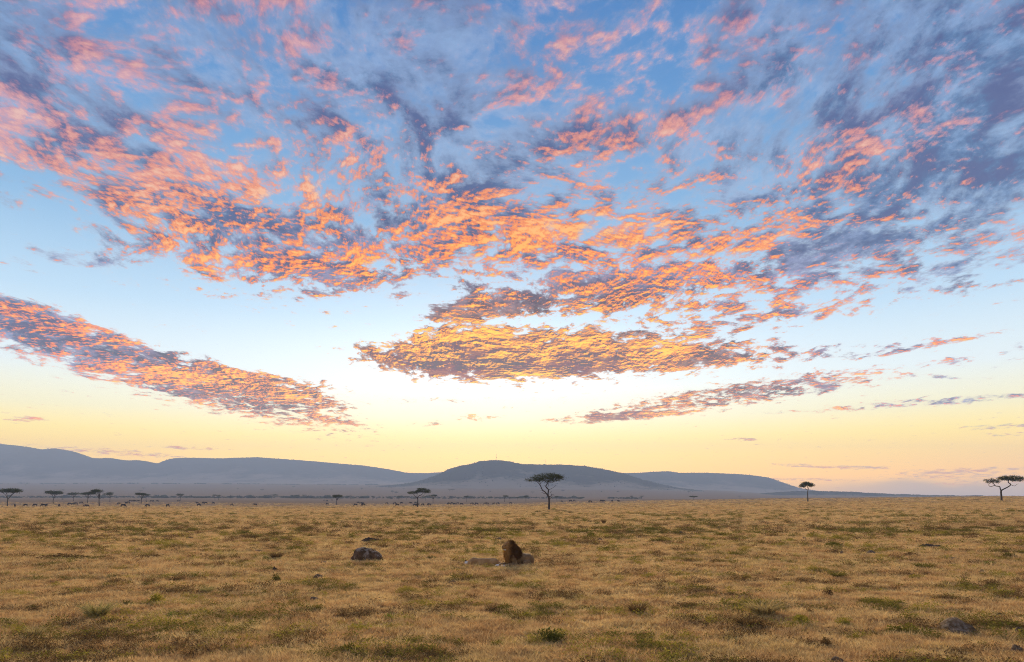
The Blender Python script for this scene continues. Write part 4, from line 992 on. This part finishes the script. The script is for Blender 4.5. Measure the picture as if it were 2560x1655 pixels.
# tiny acacias strewn over the far slope (crowns only a few pixels wide): shared meshes
def mini(seed):
    r = random.Random(seed); V, F = [], []
    P, Q = smooth_path([(0, 0, -.3), (.1, 0, 1.6), (0, .1, 3.0)], [.22, .16, .12], 2); tube(V, F, P, Q, 5)
    for k in range(4):
        a = k * 1.57; P, Q = smooth_path([(0, .1, 2.6), (math.cos(a) * .9, math.sin(a) * .9, 3.5), (math.cos(a) * 2, math.sin(a) * 2, 4.2)], [.1, .08, .03], 2); tube(V, F, P, Q, 4)
    return mesh_from('trunk', V, F, M['bark'], True), crown_mesh('crown', [(0, 0, 4.5, 3.6, 3.4, .8), (1.2, .4, 4.9, 1.8, 1.8, .5)], 260, .42, seed, M['acacia'])
MINI = [mini(s) for s in (1, 2, 3)]
FAR = [(20, 1211), (63, 1214.5), (108, 1212), (138, 1216), (157, 1228), (231, 1214), (352, 1230), (358, 1222.5), (594, 1224), (734, 1219), (810, 1224), (828, 1225), (904, 1224), (980, 1228), (981, 1232), (990, 1235), (1009, 1222.5), (655, 1226), (1124, 1227), (1132, 1227), (1225, 1230), (1331, 1233), (1407, 1229), (1503, 1231), (1545, 1231.5), (1722, 1231.5), (1849, 1243)]
for i, (px, py) in enumerate(sorted(FAR)):
    u = (px - 1280) / 1707.0; dd = np.linspace(1250, 3000, 1500); yy = 1243 + (CAM_H - coarse(u * dd, dd)) / dd * 1707
    D = float(dd[int(np.argmax(yy <= py + 1.5))]) or 2000.0
    X = u * D
    root = empty('distant_acacia', (X, D, Tf(X, D)), i * 1.3); s = 1.0 + .25 * math.sin(i * 2.1); root.scale = (s * 1.1, s * 1.1, s)
    for me in MINI[i % 3]: link(bpy.data.objects.new(me.name.split('.')[0], me), root)
    tag(root, f'{ordinal(i + 1)} from the left of the tiny acacias strewn over the far slope', 'tree', 'tiny acacias on the far slope')

# bush line along the far edge of the plain, and bush on the hills: read as one mass each
bush_src = source('bush_shapes', [mesh_from('far_bush', *leaf_dome(150, 1.0, 1.0, .22, 300 + i, 6, 0, .8), M['farbush']) for i in range(3)])
def far_xy(pxs, Ds): return (pxs - 1280) / 1707.0 * Ds
n = 2600
pxs = np.concatenate([rng.uniform(-120, 1640, n - 500), rng.uniform(380, 440, 100), rng.uniform(700, 860, 200), rng.uniform(1380, 1640, 200)])
Ds = rng.uniform(1130, 1330, n); keep = (nfbm(pxs / 60, Ds * 0, 3, 77) + .35 > rng.uniform(-.6, .7, n)) & ~((pxs > 1460) & (nfbm(pxs / 40, Ds * 0 + 3, 2, 79) < .05))
pxs, Ds = pxs[keep], Ds[keep]; n = len(pxs); xx = far_xy(pxs, Ds)
hh = rng.uniform(.9, 2.1, n) * (1 + 1.1 * (nfbm(pxs / 22, pxs * 0 + 5, 3, 83) > .18))
scatter('bush_line', 'dark green bush line along the far edge of the plain', bush_src, xx, Ds, T(xx, Ds) - .1, np.stack([hh * rng.uniform(1.1, 2.2, n), hh * 1.4, hh], -1), rots(n, .05), rng.randint(0, 3, n))
# second, fainter line at the foot of the left hills
n = 1500; pxs = rng.uniform(-150, 1000, n); Ds = 3150 + rng.uniform(0, 140, n); k = nfbm(pxs / 50, pxs * 0 + 9, 3, 87) > -.05; pxs, Ds = pxs[k], Ds[k]; n = len(pxs); xx = far_xy(pxs, Ds)
hh = rng.uniform(1.6, 3.6, n); scatter('bush_line', 'faint bush line along the foot of the left hills', bush_src, xx, Ds, T(xx, Ds), np.stack([hh * 2.2, hh * 1.5, hh], -1), rots(n, .05), rng.randint(0, 3, n))
for (XX, DD, Z, SS, ridge, foot), nm, cnt, size in ((H1, 'bush over the far left hill', 1200, 4), (H2, 'bush over the flat-topped left hill', 1500, 4), (H3, 'bush over the middle hill with the masts', 3000, 2.6), (H4, 'bush over the right hill', 1200, 3.4), (H5, 'bush and small trees on the low right rise', 800, 3)):
    ii = rng.randint(0, XX.size, cnt * 2); s = SS.ravel()[ii]; ok = (s > .25) & (rng.rand(cnt * 2) < s ** 1.5) & (s < 1.02)
    edge = np.flatnonzero(np.abs(SS - 1).ravel() < .03); edge = edge[rng.rand(len(edge)) < .5]
    ii = np.concatenate([ii[ok][:cnt], edge]); n = len(ii)
    hh = size * rng.uniform(.4, 1.0, n) ** 1.0; jx, jy = rng.uniform(-8, 8, n), rng.uniform(-8, 8, n)
    scatter('hill_bush', nm, bush_src, XX.ravel()[ii] + jx, DD.ravel()[ii] + jy, Z.ravel()[ii] - .3 * hh, np.stack([hh * 1.6, hh * 1.6, hh * 1.0], -1), rots(n, .05), rng.randint(0, 3, n))

# radio masts on the middle hill
def lattice(name, label, px, ytop, D, width):
    u = D / 1707.0; X = (px - 1280) * u; XX, DD, Z, SS, ridge, foot = H3
    k = np.argmin((XX - X) ** 2 + (DD - D) ** 2); zb = float(Z.ravel()[k]) - 1; H = CAM_H + (1243 - ytop) * u - zb
    root = empty(name, (X, D, zb))
    legs = []
    for c in range(3):
        a = c * 2.0944; legs.append((math.cos(a) * width, math.sin(a) * width))
        V, F = [], []; tube(V, F, [Vector((*legs[c], 0)), Vector((*legs[c], H * .93))], [.16, .13], 5); link(bpy.data.objects.new('leg', mesh_from('leg', V, F, M['steel'])), root)
    V, F = [], []; st = int(H / (width * 2.4))
    for i in range(st):
        z0, z1 = H * .93 * i / st, H * .93 * (i + 1) / st
        for c in range(3):
            p, p2 = legs[c], legs[(c + 1) % 3]; tube(V, F, [Vector((*p, z0)), Vector((*p2, z1))], [.09, .09], 4)
    link(bpy.data.objects.new('lattice_bracing', mesh_from('lattice_bracing', V, F, M['steel'])), root)
    V, F = [], []; tube(V, F, [Vector((0, 0, H * .9)), Vector((0, 0, H))], [.25, .12], 6); link(bpy.data.objects.new('antenna', mesh_from('antenna', V, F, M['steel'])), root)
    for z in (.45, .62):
        V, F = [], []; tube(V, F, [Vector((0, -width - .3, H * z)), Vector((0, -width - 1.1, H * z))], [1.3, 1.3], 12); link(bpy.data.objects.new('dish', mesh_from('dish', V, F, M['steel'])), root)
    tag(root, label, 'mast', 'masts on the middle hill')
m, nt, out = material('painted_steel'); M['steel'] = m
pz_ = objcoord(nt); s_ = nt.nodes.new('ShaderNodeSeparateXYZ'); nt.links.new(pz_, s_.inputs[0])
principled(nt, out, mix(nt, (Ex(nt, s_.outputs[2]) * .18)._op('FRACT')._op('GREATER_THAN', .5), (.35, .06, .03), (.55, .5, .45)), .6)
lattice('radio_mast', 'taller radio mast on the rounded summit of the middle hill', 1241, 1133.5, 2900, 1.1)
lattice('radio_mast', 'shorter radio mast on the flat right shoulder of the middle hill', 1364.5, 1147, 2900, 1.0)
# ------------------------------------------------------------------ sward, last: it leaves room for what lies on it
tuft_src = source('tuft_shapes', [mesh_from('tuft', *blades(34, .12, .035, .12, .011, 1.2, 500 + i), M['grass']) for i in range(5)])
def sward_layer(n, d0, d1, s0, s1, zs):
    x, y = wedge(n, d0, d1); k = free(x, y)
    k &= rng.rand(n) < .18 + .95 * sstep(nfbm(x / 1.1, y / 1.1, 4, 51, .65), -.30, .12)
    x, y = x[k], y[k]; n = len(x); s = rng.uniform(s0, s1, n) * (1 + .35 * nfbm(x / 3, y / 3, 2, 53))
    return x, y, np.stack([s, s, s * zs * rng.uniform(.7, 1.3, n)], -1)
parts = [sward_layer(95000, 8.5, 24, .7, 1.2, 1.0), sward_layer(90000, 24, 60, 1.0, 1.9, .75), sward_layer(70000, 60, 160, 1.8, 3.6, .45), sward_layer(40000, 140, 480, 3.5, 8.0, .28)]
x = np.concatenate([p[0] for p in parts]); y = np.concatenate([p[1] for p in parts]); s = np.concatenate([p[2] for p in parts]); n = len(x)
scatter('dry_grass', 'short dry straw-coloured grass over the plain', tuft_src, x, y, T(x, y), s, rots(n, .2), rng.randint(0, 5, n))
def patches(name, label, key, n, d0, d1, seed, scale, thr, size, leaf, flat=.55, count=190):
    src = source(name + '_shapes', [mesh_from(name, *leaf_dome(count, .5, .5, leaf, seed + i, 4 + i, 6), M[key]) for i in range(3)])
    x, y = wedge(n, d0, d1); v = nfbm(x / scale, y / (scale * .6), 4, seed, .6)
    k = free(x, y) & (v > thr + rng.uniform(0, .16, n)); x, y, v = x[k], y[k], v[k]; n = len(x)
    s = size * rng.uniform(.5, 1.3, n) * np.clip(y / 22, 1.15, 2.6)
    scatter(name, label, src, x, y, T(x, y) - .01, np.stack([s * rng.uniform(.9, 1.6, n), s, s * flat * rng.uniform(.6, 1.2, n)], -1), rots(n, .1), rng.randint(0, 3, n))
patches('brown_scrub', 'low dark brown scrub creeping between the grass', 'scrub', 22000, 8.5, 75, 601, 3.2, .07, .48, .03, .80)
patches('olive_growth', 'low olive-green growth in patches through the dry grass', 'olive', 20000, 8.5, 120, 641, 4.2, .09, .48, .035, .70)
patches('yellow_herbs', 'low yellow-green herbs in patches of the foreground', 'herb', 12000, 8.5, 50, 681, 3.2, .07, .42, .035, .80)
patches('far_tufts', 'dark tufts dotted over the middle distance', 'olive', 18000, 50, 330, 721, 14, .10, .46, .05, .42)
